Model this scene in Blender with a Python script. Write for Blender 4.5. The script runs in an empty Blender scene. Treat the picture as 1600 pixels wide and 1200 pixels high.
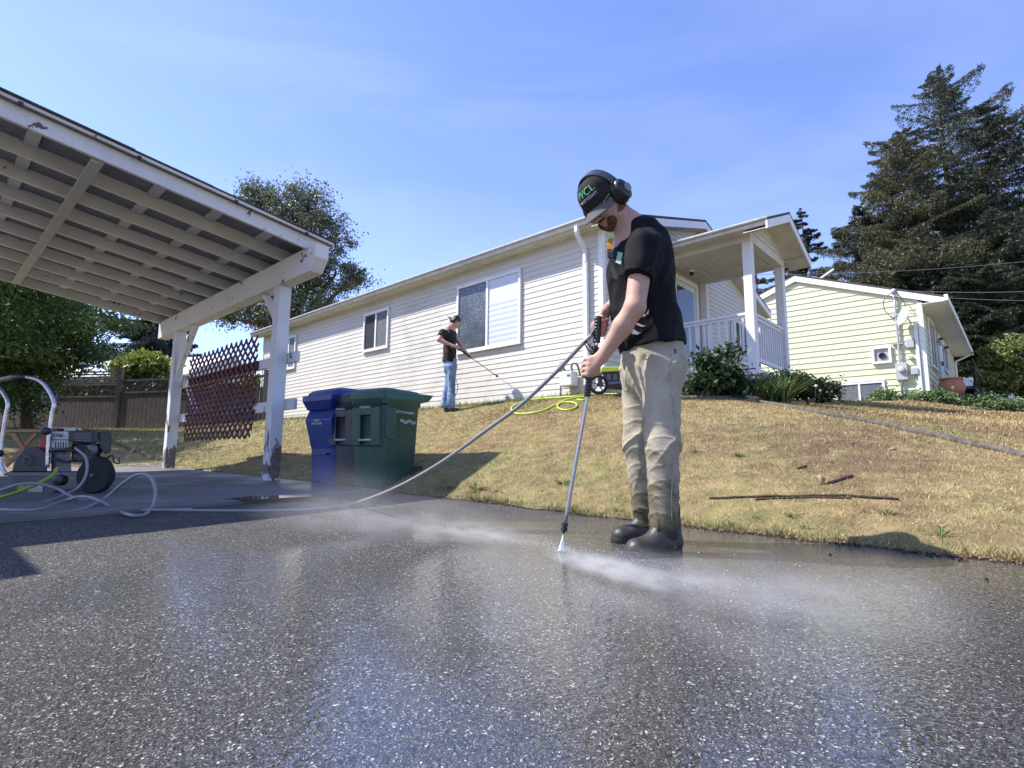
import bpy, bmesh, math, random
import numpy as np
from mathutils import Vector, Matrix
from mathutils.bvhtree import BVHTree
from mathutils import noise as mnoise
sc = bpy.context.scene
# ---------------------------------------------------------------- camera
FPX = 865.0
PITCH = math.atan(116.4/FPX); ROLL = math.atan(.0077)
CAM = np.array([0, 0, .51])
_f = np.array([0, math.cos(PITCH), math.sin(PITCH)]); _r = np.array([1., 0, 0]); _u = np.cross(_r, _f)
CR = math.cos(ROLL)*_r + math.sin(ROLL)*_u; CU = -math.sin(ROLL)*_r + math.cos(ROLL)*_u; CF = _f
cd = bpy.data.cameras.new('camera'); cam = bpy.data.objects.new('camera', cd); sc.collection.objects.link(cam)
mw = Matrix.Identity(4)
for i in range(3):
    mw[i][0] = CR[i]; mw[i][1] = CU[i]; mw[i][2] = -CF[i]; mw[i][3] = CAM[i]
cam.matrix_world = mw
cd.sensor_width = 36; cd.lens = 36*FPX/1600; cd.clip_start = .02; cd.clip_end = 2000
sc.camera = cam
# ---------------------------------------------------------------- sky, sun, exposure
SUN_EL = math.radians(51)
SD = np.array([-1., .055]); SD = SD/np.linalg.norm(SD)           # towards the sun, on the ground
world = bpy.data.worlds.new('World'); sc.world = world; world.use_nodes = True
wn = world.node_tree.nodes; wl = world.node_tree.links
bg = wn['Background']; sky = wn.new('ShaderNodeTexSky'); sky.sky_type = 'NISHITA'; sky.sun_disc = False
sky.sun_elevation = SUN_EL; sky.sun_rotation = math.atan2(SD[0], SD[1])
sky.altitude = 0; sky.air_density = 1.15; sky.dust_density = .3; sky.ozone_density = 3.0
tc = wn.new('ShaderNodeTexCoord'); mp = wn.new('ShaderNodeMapping'); mp.inputs['Scale'].default_value = (1.0, 3.2, 5.0); mp.inputs['Rotation'].default_value = (0, .3, .5)
nz = wn.new('ShaderNodeTexNoise'); nz.inputs['Scale'].default_value = 1.3; nz.inputs['Detail'].default_value = 7; nz.inputs['Roughness'].default_value = .55; nz.inputs['Distortion'].default_value = .6
cr = wn.new('ShaderNodeMapRange'); cr.inputs[1].default_value = .42; cr.inputs[2].default_value = .82; cr.inputs[3].default_value = 0; cr.inputs[4].default_value = .10
mx = wn.new('ShaderNodeMixRGB'); mx.inputs[2].default_value = (7.0, 8.0, 9.6, 1)
wl.new(tc.outputs['Generated'], mp.inputs[0]); wl.new(mp.outputs[0], nz.inputs['Vector']); wl.new(nz.outputs[0], cr.inputs[0])
hs0 = wn.new('ShaderNodeMixRGB'); hs0.blend_type = 'MULTIPLY'; hs0.inputs[0].default_value = 1; hs0.inputs[2].default_value = (.99, .935, 1.24, 1); wl.new(sky.outputs[0], hs0.inputs[1]); wl.new(cr.outputs[0], mx.inputs[0]); wl.new(hs0.outputs[0], mx.inputs[1]); wl.new(mx.outputs[0], bg.inputs[0])
bg.inputs[1].default_value = .12
sl = bpy.data.lights.new('sun', 'SUN'); sl.energy = 4.2; sl.angle = math.radians(.55); sl.color = (1, .955, .88)
so = bpy.data.objects.new('sun', sl); sc.collection.objects.link(so)
sdir = Vector((SD[0]*math.cos(SUN_EL), SD[1]*math.cos(SUN_EL), math.sin(SUN_EL)))
so.rotation_euler = sdir.to_track_quat('Z', 'Y').to_euler(); so.location = (-6, -2, 12)
sc.view_settings.view_transform = 'Standard'; sc.view_settings.look = 'None'; sc.view_settings.gamma = 1; sc.view_settings.exposure = 1.0
sc.cycles.max_bounces = 8; sc.cycles.volume_bounces = 1; sc.cycles.transparent_max_bounces = 12; sc.cycles.use_denoising = True
sc.cycles.volume_step_rate = 1.0; sc.cycles.volume_max_steps = 128
# ---------------------------------------------------------------- frames: u and w run along the two wall directions
TH = math.radians(47.5)
U = np.array([-math.sin(TH), math.cos(TH), 0]); W = np.array([math.cos(TH), math.sin(TH), 0]); Z = np.array([0, 0, 1.])
def Q(u, w, z): return U*u + W*w + Z*z
def tuw(X, Y): return (X*U[0]+Y*U[1], X*W[0]+Y*W[1])
def ray(x, y):
    d = CF*FPX + CR*(x-800) - CU*(y-600); return d/(d @ CF)
def at(x, y, Y):                                     # the point seen at a photo position, Y metres ahead
    v = ray(x, y); return CAM + v*(Y/v[1])
def onp(x, y, n, d):
    v = ray(x, y); return CAM + v*((d - n @ CAM)/(n @ v))
def plane_z(X, Y): return .032*Y
rng = np.random.default_rng(7); random.seed(7)
# ---------------------------------------------------------------- materials
def lin(c): return tuple(((x/255)/12.92 if x/255 <= .04045 else (((x/255)+.055)/1.055)**2.4) for x in c)
class NT:
    def __init__(s, name):
        s.m = bpy.data.materials.new(name); s.m.use_nodes = True; s.n = s.m.node_tree.nodes; s.l = s.m.node_tree.links
        s.b = s.n['Principled BSDF']; s.tc = s.n.new('ShaderNodeTexCoord'); s.co = s.tc.outputs['Object']
    def new(s, t, **k):
        n = s.n.new(t)
        for a, b in k.items():
            if hasattr(n, a): setattr(n, a, b)
        return n
    def noise(s, scale, detail=4, rough=.55, vec=None, dist=0):
        n = s.n.new('ShaderNodeTexNoise'); n.inputs['Scale'].default_value = scale; n.inputs['Detail'].default_value = detail
        n.inputs['Roughness'].default_value = rough; n.inputs['Distortion'].default_value = dist
        s.l.new(vec or s.co, n.inputs['Vector']); return n.outputs[0]
    def mapv(s, scale=(1, 1, 1), rot=(0, 0, 0), vec=None):
        n = s.n.new('ShaderNodeMapping'); n.inputs['Scale'].default_value = scale; n.inputs['Rotation'].default_value = rot
        s.l.new(vec or s.co, n.inputs[0]); return n.outputs[0]
    def rng(s, v, a, b, c=0, d=1, smooth=False):
        n = s.n.new('ShaderNodeMapRange'); s.l.new(v, n.inputs[0])
        for i, x in enumerate((a, b, c, d)): n.inputs[i+1].default_value = x
        if smooth: n.interpolation_type = 'SMOOTHSTEP'
        return n.outputs[0]
    def mix(s, f, a, b):
        n = s.n.new('ShaderNodeMixRGB')
        for i, x in enumerate((f, a, b)):
            if isinstance(x, (int, float)): n.inputs[i].default_value = x
            elif isinstance(x, tuple): n.inputs[i].default_value = (*x[:3], 1)
            else: s.l.new(x, n.inputs[i])
        return n.outputs[0]
    def math(s, op, a, b=0):
        n = s.n.new('ShaderNodeMath'); n.operation = op
        for i, x in enumerate((a, b)):
            if isinstance(x, (int, float)): n.inputs[i].default_value = x
            else: s.l.new(x, n.inputs[i])
        return n.outputs[0]
    def voro(s, scale, feature='F1', vec=None, out=0):
        n = s.n.new('ShaderNodeTexVoronoi'); n.feature = feature; n.inputs['Scale'].default_value = scale
        s.l.new(vec or s.co, n.inputs['Vector']); return n.outputs[out]
    def bump(s, h, strength=.3, dist=.01, normal=None):
        n = s.n.new('ShaderNodeBump'); n.inputs['Strength'].default_value = strength; n.inputs['Distance'].default_value = dist
        s.l.new(h, n.inputs['Height'])
        if normal: s.l.new(normal, n.inputs['Normal'])
        return n.outputs[0]
    def set(s, k, v):
        i = s.b.inputs[k]
        if isinstance(v, (int, float)): i.default_value = v
        elif isinstance(v, tuple): i.default_value = (*v[:3], 1) if len(i.default_value) == 4 else v
        else: s.l.new(v, i)
    def sep(s, vec=None):
        n = s.n.new('ShaderNodeSeparateXYZ'); s.l.new(vec or s.co, n.inputs[0]); return n.outputs
def mat(name, col, rough=.6, var=.12, scale=6, bump=0, bscale=60, metal=0, dirt=0, dcol=(.12, .1, .075), dscale=3, coat=0, spec=.5, bdist=.004):
    t = NT(name); a = t.noise(scale, 5); f = t.rng(a, .3, .7)
    c = t.mix(f, tuple(x*(1-var) for x in col), tuple(min(1, x*(1+var)) for x in col))
    if dirt:
        d = t.rng(t.noise(dscale, 8, .68, dist=.5), .5, .75, 0, dirt); c = t.mix(d, c, dcol)
    t.set('Base Color', c); t.set('Roughness', t.rng(t.noise(scale*3, 3), .3, .7, max(.02, rough-.08), min(1, rough+.08))); t.set('Metallic', metal); t.set('Specular IOR Level', spec)
    if coat: t.set('Coat Weight', coat); t.set('Coat Roughness', .15)
    if bump: t.set('Normal', t.bump(t.noise(bscale, 5, .6), bump, bdist))
    return t.m
# ---------------------------------------------------------------- mesh helpers
def link(o, parent=None):
    sc.collection.objects.link(o)
    if parent is not None:
        o.parent = parent; o.matrix_parent_inverse = Matrix.Translation(parent.location).inverted() if parent.get('_w') is None else Matrix.Identity(4)
    return o
class MB:
    def __init__(s): s.v = []; s.f = []
    def add(s, vs, fs):
        n = len(s.v); s.v += [tuple(map(float, p)) for p in vs]; s.f += [tuple(i+n for i in f) for f in fs]; return s
    def par(s, o, a, b, c):                          # parallelepiped
        o, a, b, c = map(np.asarray, (o, a, b, c))
        vs = [o, o+a, o+a+b, o+b, o+c, o+a+c, o+a+b+c, o+b+c]
        fs = [(0, 3, 2, 1), (4, 5, 6, 7), (0, 1, 5, 4), (1, 2, 6, 5), (2, 3, 7, 6), (3, 0, 4, 7)]
        if np.dot(np.cross(a, b), c) < 0: fs = [f[::-1] for f in fs]
        return s.add(vs, fs)
    def uwz(s, u0, u1, w0, w1, z0, z1): return s.par(Q(u0, w0, z0), U*(u1-u0), W*(w1-w0), Z*(z1-z0))
    def box(s, c, sx, sy, sz, rot=0):
        ca, sa = math.cos(rot), math.sin(rot); a = np.array([ca, sa, 0.])*sx; b = np.array([-sa, ca, 0.])*sy
        return s.par(np.asarray(c, float)-a/2-b/2-Z*sz/2, a, b, Z*sz)
    def bar(s, p, q, w, h=None, up=Z):               # rectangular bar from p to q
        p, q = np.asarray(p, float), np.asarray(q, float); h = h or w; d = q-p; d1 = d/np.linalg.norm(d)
        x = np.cross(d1, up)
        if np.linalg.norm(x) < 1e-4: x = np.cross(d1, [1, 0, 0])
        x = x/np.linalg.norm(x); y = np.cross(x, d1)
        return s.par(p-x*w/2-y*h/2, x*w, y*h, d)
    def tube(s, pts, r, n=8, caps=True):
        pts = [np.asarray(p, float) for p in pts]; m = len(pts); rr = r if hasattr(r, '__len__') else [r]*m
        T = [pts[min(i+1, m-1)]-pts[max(i-1, 0)] for i in range(m)]; T = [t/(np.linalg.norm(t)+1e-12) for t in T]
        a = np.cross(T[0], Z)
        if np.linalg.norm(a) < .1: a = np.cross(T[0], [1., 0, 0])
        vs = []
        for i in range(m):
            a = a - T[i]*(a @ T[i]); a = a/np.linalg.norm(a); b = np.cross(T[i], a)
            for k in range(n):
                t = 2*math.pi*k/n; vs.append(pts[i]+(a*math.cos(t)+b*math.sin(t))*rr[i])
        fs = [(i*n+k, i*n+(k+1) % n, (i+1)*n+(k+1) % n, (i+1)*n+k) for i in range(m-1) for k in range(n)]
        if caps: fs += [tuple(range(n))[::-1], tuple((m-1)*n+k for k in range(n))]
        return s.add(vs, fs)
    def lathe(s, prof, c, axis=Z, n=24, x=None):     # prof: (radius, height)
        axis = np.asarray(axis, float); axis = axis/np.linalg.norm(axis)
        a = np.cross(axis, [1., 0, 0]) if abs(axis[0]) < .9 else np.cross(axis, [0, 1., 0]); a = a/np.linalg.norm(a); b = np.cross(axis, a)
        vs = [np.asarray(c)+axis*h+(a*math.cos(2*math.pi*k/n)+b*math.sin(2*math.pi*k/n))*r for r, h in prof for k in range(n)]
        m = len(prof); fs = [(i*n+k, i*n+(k+1) % n, (i+1)*n+(k+1) % n, (i+1)*n+k) for i in range(m-1) for k in range(n)]
        fs += [tuple(range(n))[::-1], tuple((m-1)*n+k for k in range(n))]
        return s.add(vs, fs)
    def prism(s, poly, d):                           # closed polygon swept along d
        poly = [np.asarray(p, float) for p in poly]; n = len(poly); d = np.asarray(d, float)
        nr = sum((np.cross(poly[i], poly[(i+1) % n]) for i in range(n)), np.zeros(3))
        if nr @ d > 0: poly = poly[::-1]
        vs = poly+[p+d for p in poly]
        return s.add(vs, [tuple(range(n)), tuple(range(2*n-1, n-1, -1))]+[(i, i+n, (i+1) % n+n, (i+1) % n) for i in range(n)])
    def loft(s, rings, caps=True):
        n = len(rings[0]); vs = [p for r in rings for p in r]; m = len(rings)
        fs = [(i*n+k, i*n+(k+1) % n, (i+1)*n+(k+1) % n, (i+1)*n+k) for i in range(m-1) for k in range(n)]
        if caps: fs += [tuple(range(n))[::-1], tuple((m-1)*n+k for k in range(n))]
        return s.add(vs, fs)
    def build(s, name, material, parent=None, smooth=False, bevel=0, recalc=True):
        me = bpy.data.meshes.new(name); me.from_pydata(s.v, [], s.f)
        if recalc:
            bm = bmesh.new(); bm.from_mesh(me); bmesh.ops.recalc_face_normals(bm, faces=bm.faces); bm.to_mesh(me); bm.free()
        me.materials.append(material); o = bpy.data.objects.new(name, me)
        if smooth: me.polygons.foreach_set('use_smooth', [True]*len(me.polygons))
        link(o, parent)
        if smooth == 'auto': 
            m = o.modifiers.new('e', 'EDGE_SPLIT'); m.split_angle = math.radians(40)
        if bevel:
            m = o.modifiers.new('b', 'BEVEL'); m.width = bevel; m.segments = 2; m.limit_method = 'ANGLE'
        return o
def npmesh(name, V, F, material, parent=None, smooth=False, col=None):
    V = np.asarray(V, np.float32); F = np.asarray(F, np.int32); me = bpy.data.meshes.new(name); k = F.shape[1]
    me.vertices.add(len(V)); me.vertices.foreach_set('co', V.ravel()); me.loops.add(F.size); me.loops.foreach_set('vertex_index', F.ravel())
    me.polygons.add(len(F)); me.polygons.foreach_set('loop_start', np.arange(len(F), dtype=np.int32)*k)
    me.update(calc_edges=True)
    if smooth: me.polygons.foreach_set('use_smooth', np.ones(len(F), bool))
    if col is not None:
        a = me.color_attributes.new('tint', 'FLOAT_COLOR', 'POINT'); c = np.ones((len(V), 4), np.float32); c[:, :3] = col; a.data.foreach_set('color', c.ravel())
    me.materials.append(material); me.validate(); o = bpy.data.objects.new(name, me); return link(o, parent)
def tag(o, label, cat, group=None, kind=None):
    if label: o['label'] = label
    if cat: o['category'] = cat
    if group: o['group'] = group
    if kind: o['kind'] = kind
    return o
def thing(name, label, cat, loc, group=None):
    o = bpy.data.objects.new(name, None); o.empty_display_size = .2; sc.collection.objects.link(o); o.location = tuple(map(float, loc)); return tag(o, label, cat, group)
def spline(pts, n=8, closed=False):                  # Catmull-Rom
    P = [np.asarray(p, float) for p in pts]; P = [2*P[0]-P[1]]+P+[2*P[-1]-P[-2]]; out = []
    for i in range(1, len(P)-2):
        for k in range(n):
            t = k/n; out.append(.5*((2*P[i])+(-P[i-1]+P[i+1])*t+(2*P[i-1]-5*P[i]+4*P[i+1]-P[i+2])*t*t+(-P[i-1]+3*P[i]-3*P[i+1]+P[i+2])*t**3))
    out.append(P[-2]); return out
class Fr:                                            # a wall frame: h along the wall, z up, n outwards
    def __init__(s, O, H, N): s.O, s.H, s.N = O, H, N
    def p(s, h, z, n): return s.O+s.H*h+Z*z+s.N*n
    def box(s, mb, h0, h1, z0, z1, n0, n1): return mb.par(s.p(h0, z0, n0), s.H*(h1-h0), Z*(z1-z0), s.N*(n1-n0))
def siding(mb, fr, z0, z1, step, lip, ext, n0=0, seg=0):    # lapped boards; ext(z) -> (h0, h1)
    z = z0
    while z < z1-1e-6:
        zt = min(z+step, z1); a0, a1 = ext(z); b0, b1 = ext(zt)
        if a1-a0 < .02: break
        if b1 < b0: b0 = b1 = (b0+b1)/2
        cuts = [0, 1] if not seg else [0]+sorted(min(.98, max(.02, (k+random.uniform(-.25, .25))*seg/(a1-a0))) for k in range(1, int((a1-a0)/seg)))+[1]
        for ci, (q0, q1) in enumerate(zip(cuts[:-1], cuts[1:])):
            d = .0022*(ci % 2) if seg else 0; L_ = lambda x, y, q: x+(y-x)*q; dz = random.uniform(-.0016, .0016) if seg else 0
            vs = [fr.p(L_(a0, a1, q0), z, n0), fr.p(L_(a0, a1, q1), z, n0), fr.p(L_(a0, a1, q1), z+dz, n0+lip+d), fr.p(L_(a0, a1, q0), z+dz, n0+lip+d), fr.p(L_(b0, b1, q1), zt, n0+.0015+d), fr.p(L_(b0, b1, q0), zt, n0+.0015+d)]
            mb.add(vs, [(0, 1, 2, 3), (3, 2, 4, 5)])
        z = zt
    return mb
# ================================================================ ground
WK = [3.2, 4, 5, 6, 7.4, 9.4, 12, 16, 20.5, 30, 60]
UK = {-30: [0, .05, .15, .25, .4, .7, 1.0, 1.3, 1.6, 2.3, 3.4], -4: [.02, .12, .3, .42, .6, .85, 1.1, 1.35, 1.75, 2.5, 3.6],
      0: [.08, .30, .545, .66, .84, 1.03, 1.25, 1.53, 1.84, 2.6, 3.8], 1.2: [.09, .37, .69, .93, 1.02, 1.16, 1.4, 1.72, 2.1, 2.8, 4],
      2.2: [.11, .42, .78, 1.09, 1.22, 1.34, 1.6, 1.9, 2.36, 3, 4], 3.3: [.13, .45, .84, 1.17, 1.40, 1.5, 1.75, 2.0, 2.4, 3, 4],
      5: [.17, .42, .8, 1.18, 1.58, 1.62, 1.7, 2.0, 2.4, 3, 4], 8: [.22, .40, .75, 1.12, 1.58, 1.62, 1.7, 2.0, 2.4, 3, 4],
      12: [.36, .55, .85, 1.15, 1.58, 1.62, 1.7, 2.0, 2.4, 3, 4], 16: [.80, .92, 1.1, 1.3, 1.6, 1.66, 1.7, 2.0, 2.4, 3, 4],
      20: [1.27, 1.28, 1.32, 1.42, 1.62, 1.7, 1.8, 2.0, 2.4, 3, 4], 30: [1.5, 1.5, 1.5, 1.6, 1.7, 1.8, 1.9, 2.0, 2.4, 3, 4], 60: [2]*11}
_g = .1; _us = np.arange(-30, 60, _g); _ws = np.arange(-12, 60, _g)
_uk = sorted(UK); _rows = np.array([np.interp(_ws, WK, UK[k]) for k in _uk])
_T = np.array([np.interp(_us, _uk, _rows[:, j]) for j in range(len(_ws))]).T
def _blur(a, n):
    k = np.ones(n)/n
    for ax in (0, 1): a = np.apply_along_axis(lambda v: np.convolve(np.pad(v, n//2, 'edge'), k, 'valid'), ax, a)
    return a
_T = _blur(_blur(_T, 9), 7)
def _bil(T, u, w):
    x = np.clip((np.asarray(u)+30)/_g, 0, T.shape[0]-1.001); y = np.clip((np.asarray(w)+12)/_g, 0, T.shape[1]-1.001)
    i = x.astype(int); j = y.astype(int); a = x-i; b = y-j
    return T[i, j]*(1-a)*(1-b)+T[i+1, j]*a*(1-b)+T[i, j+1]*(1-a)*b+T[i+1, j+1]*a*b
def _sn(u, w, s=0): return np.sin(u*1.7+s+2*np.sin(w*.9))*.5+np.sin(u*4.1+w*3.3+s)*.3+np.sin(u*9.7-w*7.9+s*2)*.2
def edge_w(u): return 3.27+.035*_sn(u, 0*u, 1.)+.02*np.sin(u*13)
def terrain(u, w):
    u = np.asarray(u, float); w = np.asarray(w, float); X = U[0]*u+W[0]*w; Y = U[1]*u+W[1]*w; pl = .032*Y
    t = _bil(_T, u, w)+.012*_sn(u, w)+.006*_sn(u*2.7, w*2.7, 3)
    on = (w < edge_w(u)) & (u < 10.9)
    s = np.clip((w-edge_w(u))/.25, 0, 1); s = np.where((u > 10.9) & (w < 3.3), np.clip((u-10.9)/.6, 0, 1), s)
    t2 = (pl+.012)*(1-s)+np.maximum(t, pl+.012)*s
    return np.where(on, pl-.06, t2)
def gz(p): u, w = tuw(p[0], p[1]); return float(terrain(u, w)) if not (w < edge_w(u) and u < 10.9) else .032*p[1]
def hit(x, y, t0=2., t1=60.):                        # where the sight line at a photo position meets the ground
    v = ray(x, y); t = t0
    while t < t1:
        p = CAM+v*t
        if p[2] < gz(p): break
        t += .02+t*.004
    a, b = t-.05-t*.004, t
    for _ in range(20):
        m = (a+b)/2; p = CAM+v*m
        if p[2] < gz(p): b = m
        else: a = m
    p = CAM+v*b; u, w = tuw(p[0], p[1])
    if w > 7.3 and u > 4.0: p = onp(x, y, W, 7.3)
    p[2] = gz(p); return p
# lawn sheet
def axis(a, b, fine0, fine1, st, growth=1.25):
    x = list(np.arange(fine0, fine1, st)); d = st
    while x[-1] < b: d *= growth; x.append(x[-1]+d)
    d = st; y = x[0]; pre = []
    while y > a: d *= growth; y -= d; pre.append(y)
    return np.array(pre[::-1]+x)
au = axis(-500, 600, -3, 22, .08); aw = axis(-500, 600, 2.9, 9, .06)
GU, GW = np.meshgrid(au, aw, indexing='ij'); GZ = terrain(GU, GW)
far = np.clip((np.hypot(GU, GW)-60)/300, 0, 1); GZ = GZ+far*2
V = np.stack([U[0]*GU+W[0]*GW, U[1]*GU+W[1]*GW, GZ], -1).reshape(-1, 3)
n1, n2 = GU.shape; idx = np.arange(n1*n2).reshape(n1, n2)
F = np.stack([idx[:-1, :-1], idx[1:, :-1], idx[1:, 1:], idx[:-1, 1:]], -1).reshape(-1, 4)
t = NT('dry_lawn_soil'); a = t.rng(t.noise(1.1, 6, .6), .38, .62); b = t.rng(t.noise(7, 5, .6), .35, .65); c = t.rng(t.noise(60, 4), .3, .7)
c1 = t.mix(b, (.30, .23, .12), (.13, .085, .05)); c2 = t.mix(b, (.34, .27, .13), (.15, .16, .06)); c3 = t.mix(a, c1, c2); bs_ = t.new('ShaderNodeVectorMath'); bs_.operation = 'DISTANCE'; t.l.new(t.co, bs_.inputs[0]); bs_.inputs[1].default_value = tuple(Q(1.1, 4.8, .7)); c3 = t.mix(t.math('MULTIPLY', t.rng(bs_.outputs['Value'], .25, .95, 1, 0), t.rng(t.noise(5, 5, .65), .4, .6)), c3, (.13, .085, .06))
c4 = t.mix(c, c3, (.34, .26, .13)); t.set('Base Color', t.mix(t.math('MULTIPLY', c, .45), c3, c4)); t.set('Roughness', .95); t.set('Specular IOR Level', .15)
t.set('Normal', t.bump(t.noise(90, 5, .7), .8, .02)); M_SOIL = t.m
tag(npmesh('lawn', V, F, M_SOIL, smooth=True), None, None, kind='structure')
# asphalt driveway
t = NT('wet_asphalt')
v1 = t.new('ShaderNodeTexVoronoi'); v1.inputs['Scale'].default_value = 190; v1.inputs['Randomness'].default_value = 1; wn_ = t.new('ShaderNodeTexNoise'); wn_.inputs['Scale'].default_value = 70; wn_.inputs['Detail'].default_value = 3; t.l.new(t.co, wn_.inputs['Vector']); wa = t.new('ShaderNodeVectorMath'); wa.operation = 'MULTIPLY_ADD'; t.l.new(wn_.outputs['Color'], wa.inputs[0]); wa.inputs[1].default_value = (.022, .022, .022); t.l.new(t.co, wa.inputs[2]); wv = wa.outputs[0]; t.l.new(wv, v1.inputs['Vector'])
v2 = t.new('ShaderNodeTexVoronoi'); v2.inputs['Scale'].default_value = 98; t.l.new(wv, v2.inputs['Vector'])
s1 = t.sep(v1.outputs['Color']); s2 = t.sep(v2.outputs['Color'])
base = t.mix(t.rng(s1[0], 0, 1), (.005, .0047, .0042), (.090, .083, .072))
light = t.math('MULTIPLY', t.rng(t.math('ADD', s1[1], t.rng(t.noise(3.1, 4, .6), .3, .7, -.10, .10)), .52, .62), t.rng(v1.outputs[0], .42, .30))
base = t.mix(light, base, t.mix(s1[2], (.12, .112, .10), (.60, .575, .52)))
light2 = t.math('MULTIPLY', t.rng(t.math('ADD', s2[1], t.rng(t.noise(2.2, 4, .6), .3, .7, -.13, .09)), .80, .84), t.rng(v2.outputs[0], .34, .24)); base = t.mix(light2, base, (.60, .57, .50))
pat = t.rng(t.noise(1.3, 6, .6, dist=.6), .40, .62)
base = t.mix(t.math('MULTIPLY', pat, .25), base, (.05, .047, .042))
fine = t.math('MULTIPLY', t.rng(t.noise(900, 2), .5, .7), .2); base = t.mix(fine, base, (.12, .12, .12)); t.set('Base Color', base)
wl_ = t.new('ShaderNodeVectorMath'); wl_.operation = 'DISTANCE'; t.l.new(t.co, wl_.inputs[0]); wl_.inputs[1].default_value = (.9, 1.7, .07); near_ = t.rng(wl_.outputs['Value'], .9, 2.8, .20, -.08); wet = t.rng(t.math('SUBTRACT', t.noise(.8, 4, .5, dist=.9), near_), .38, .52, 1, 0)
t.set('Roughness', t.math('ADD', t.math('MULTIPLY', wet, -.10), .72)); t.set('Specular IOR Level', .28)
rip = t.new('ShaderNodeTexWave'); rip.inputs['Scale'].default_value = 15; rip.inputs['Distortion'].default_value = 9; rip.inputs['Detail'].default_value = 3; rip.inputs['Detail Scale'].default_value = 1.6
t.l.new(t.mapv((.55, 1.6, 1), (0, 0, .1)), rip.inputs['Vector'])
h = t.math('ADD', t.math('MULTIPLY', v1.outputs[0], -.9), t.math('MULTIPLY', v2.outputs[0], -.5)); nb = t.bump(h, .9, .007); nb2 = t.bump(t.noise(14, 4), .18, .02, nb); t.set('Normal', nb2)
t.set('Coat Weight', t.math('MULTIPLY', wet, 1.0)); t.set('Coat Roughness', .09); t.set('Coat IOR', 1.8)
cb = t.bump(rip.outputs[1], .16, .0030); cb2 = t.bump(t.noise(26, 3, .5, vec=t.mapv((.6, 1.5, 1))), .12, .004, cb); t.l.new(cb2, t.b.inputs['Coat Normal']); M_ASPH = t.m
def sheet(name, pts, m, dz, step=None, kind='structure'):     # ground sheet on the driveway plane, corners in (u, w)
    mb = MB(); mb.add([Q(u, w, 0)+Z*(plane_z(*(Q(u, w, 0)[:2]))+dz) for u, w in pts], [tuple(range(len(pts)))])
    o = mb.build(name, m, recalc=False); 
    if o.data.polygons[0].normal.z < 0: o.data.flip_normals()
    return tag(o, None, None, kind=kind)
ue = list(np.arange(4.6, -9, -.15)); 
sheet('driveway', [(4.46, -14), (4.50, .5), (4.58, 3.0), (4.62, 3.22)]+[(u, float(edge_w(u))+.03+.02*math.sin(u*23)) for u in ue]+[(-14, 3.4), (-14, -14)], M_ASPH, 0)
# concrete pad under the carport
t = NT('worn_concrete'); a = t.rng(t.noise(1.2, 7, .65), .35, .65); c = t.mix(a, (.095, .095, .093), (.17, .165, .155)); c = t.mix(t.rng(t.noise(180, 3), .55, .7, 0, .4), c, (.12, .12, .12))
c = t.mix(t.rng(t.noise(4, 6, .7, vec=t.mapv((1, .25, 1), (0, 0, TH))), .52, .7, 0, .6), c, (.12, .118, .11)); t.set('Base Color', c); t.set('Roughness', t.rng(t.noise(.8, 3), .4, .6, .35, .8)); t.set('Normal', t.bump(t.noise(120, 5, .7), .35, .004)); M_CONC = t.m
mb = MB(); pp = [(4.48, -9), (4.5, .5), (4.6, 3.16), (10.95, 3.02), (10.95, -9)]
top = [Q(u, w, 0)+Z*(plane_z(*(Q(u, w, 0)[:2]))+.03) for u, w in pp]; mb.prism(top, (0, 0, -.12)); tag(mb.build('concrete_pad', M_CONC, bevel=.008), None, None, kind='structure')
# gravel between pad and lawn, far side of the carport
M_GRAV = mat('grey_gravel', (.36, .34, .31), .9, .3, 30, bump=1, bscale=120, bdist=.02)
N = 2600; gu = 10.98+rng.random(N)*.5; gw = -6+rng.random(N)*9.2; P = np.stack([U[0]*gu+W[0]*gw, U[1]*gu+W[1]*gw, terrain(gu, gw)], -1)
def rocks(P, s0, s1):
    oct_ = np.array([[1, 0, 0], [0, 1, 0], [-1, 0, 0], [0, -1, 0], [0, 0, 1], [0, 0, -1.]]); tri = np.array([[0, 1, 4], [1, 2, 4], [2, 3, 4], [3, 0, 4], [1, 0, 5], [2, 1, 5], [3, 2, 5], [0, 3, 5]])
    n = len(P); s = s0+(s1-s0)*rng.random((n, 1, 1))**2; a = rng.random(n)*6.28; R = np.zeros((n, 3, 3)); R[:, 0, 0] = np.cos(a); R[:, 0, 1] = -np.sin(a); R[:, 1, 0] = np.sin(a); R[:, 1, 1] = np.cos(a); R[:, 2, 2] = .6
    v = (oct_[None]*(1+.35*rng.standard_normal((n, 6, 3))))*s; v = np.einsum('nij,nkj->nki', R, v)+P[:, None]
    return v.reshape(-1, 3), (tri[None]+(np.arange(n)*6)[:, None, None]).reshape(-1, 3)
v, f = rocks(P, .008, .03); tag(npmesh('gravel', v, f, M_GRAV), None, None, kind='stuff')
# puddle on the pad in front of the post
t = NT('standing_water'); t.set('Base Color', (.03, .032, .03)); t.set('Roughness', .03); t.set('Specular IOR Level', .6); t.set('Normal', t.bump(t.noise(9, 3), .02, .01)); M_WATER = t.m
def blob_sheet(name, px, dz, m):
    out = []
    for x, y in px:
        v = ray(x, y); n = np.array([0, -.032, 1.]); out.append(CAM+v*((dz - n @ CAM)/(n @ v)))
    P = spline(out+[out[0]], 5)[:-1]; mb = MB().add(P, [tuple(range(len(P)))]); o = mb.build(name, m, recalc=False)
    if o.data.polygons[0].normal.z < 0: o.data.flip_normals()
    return tag(o, None, None, kind='structure')
blob_sheet('puddle', [(350, 779), (400, 775), (470, 773), (540, 771.5), (566, 770), (560, 772.5), (520, 775), (450, 777.5), (390, 781)], .0335, M_WATER)
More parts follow.
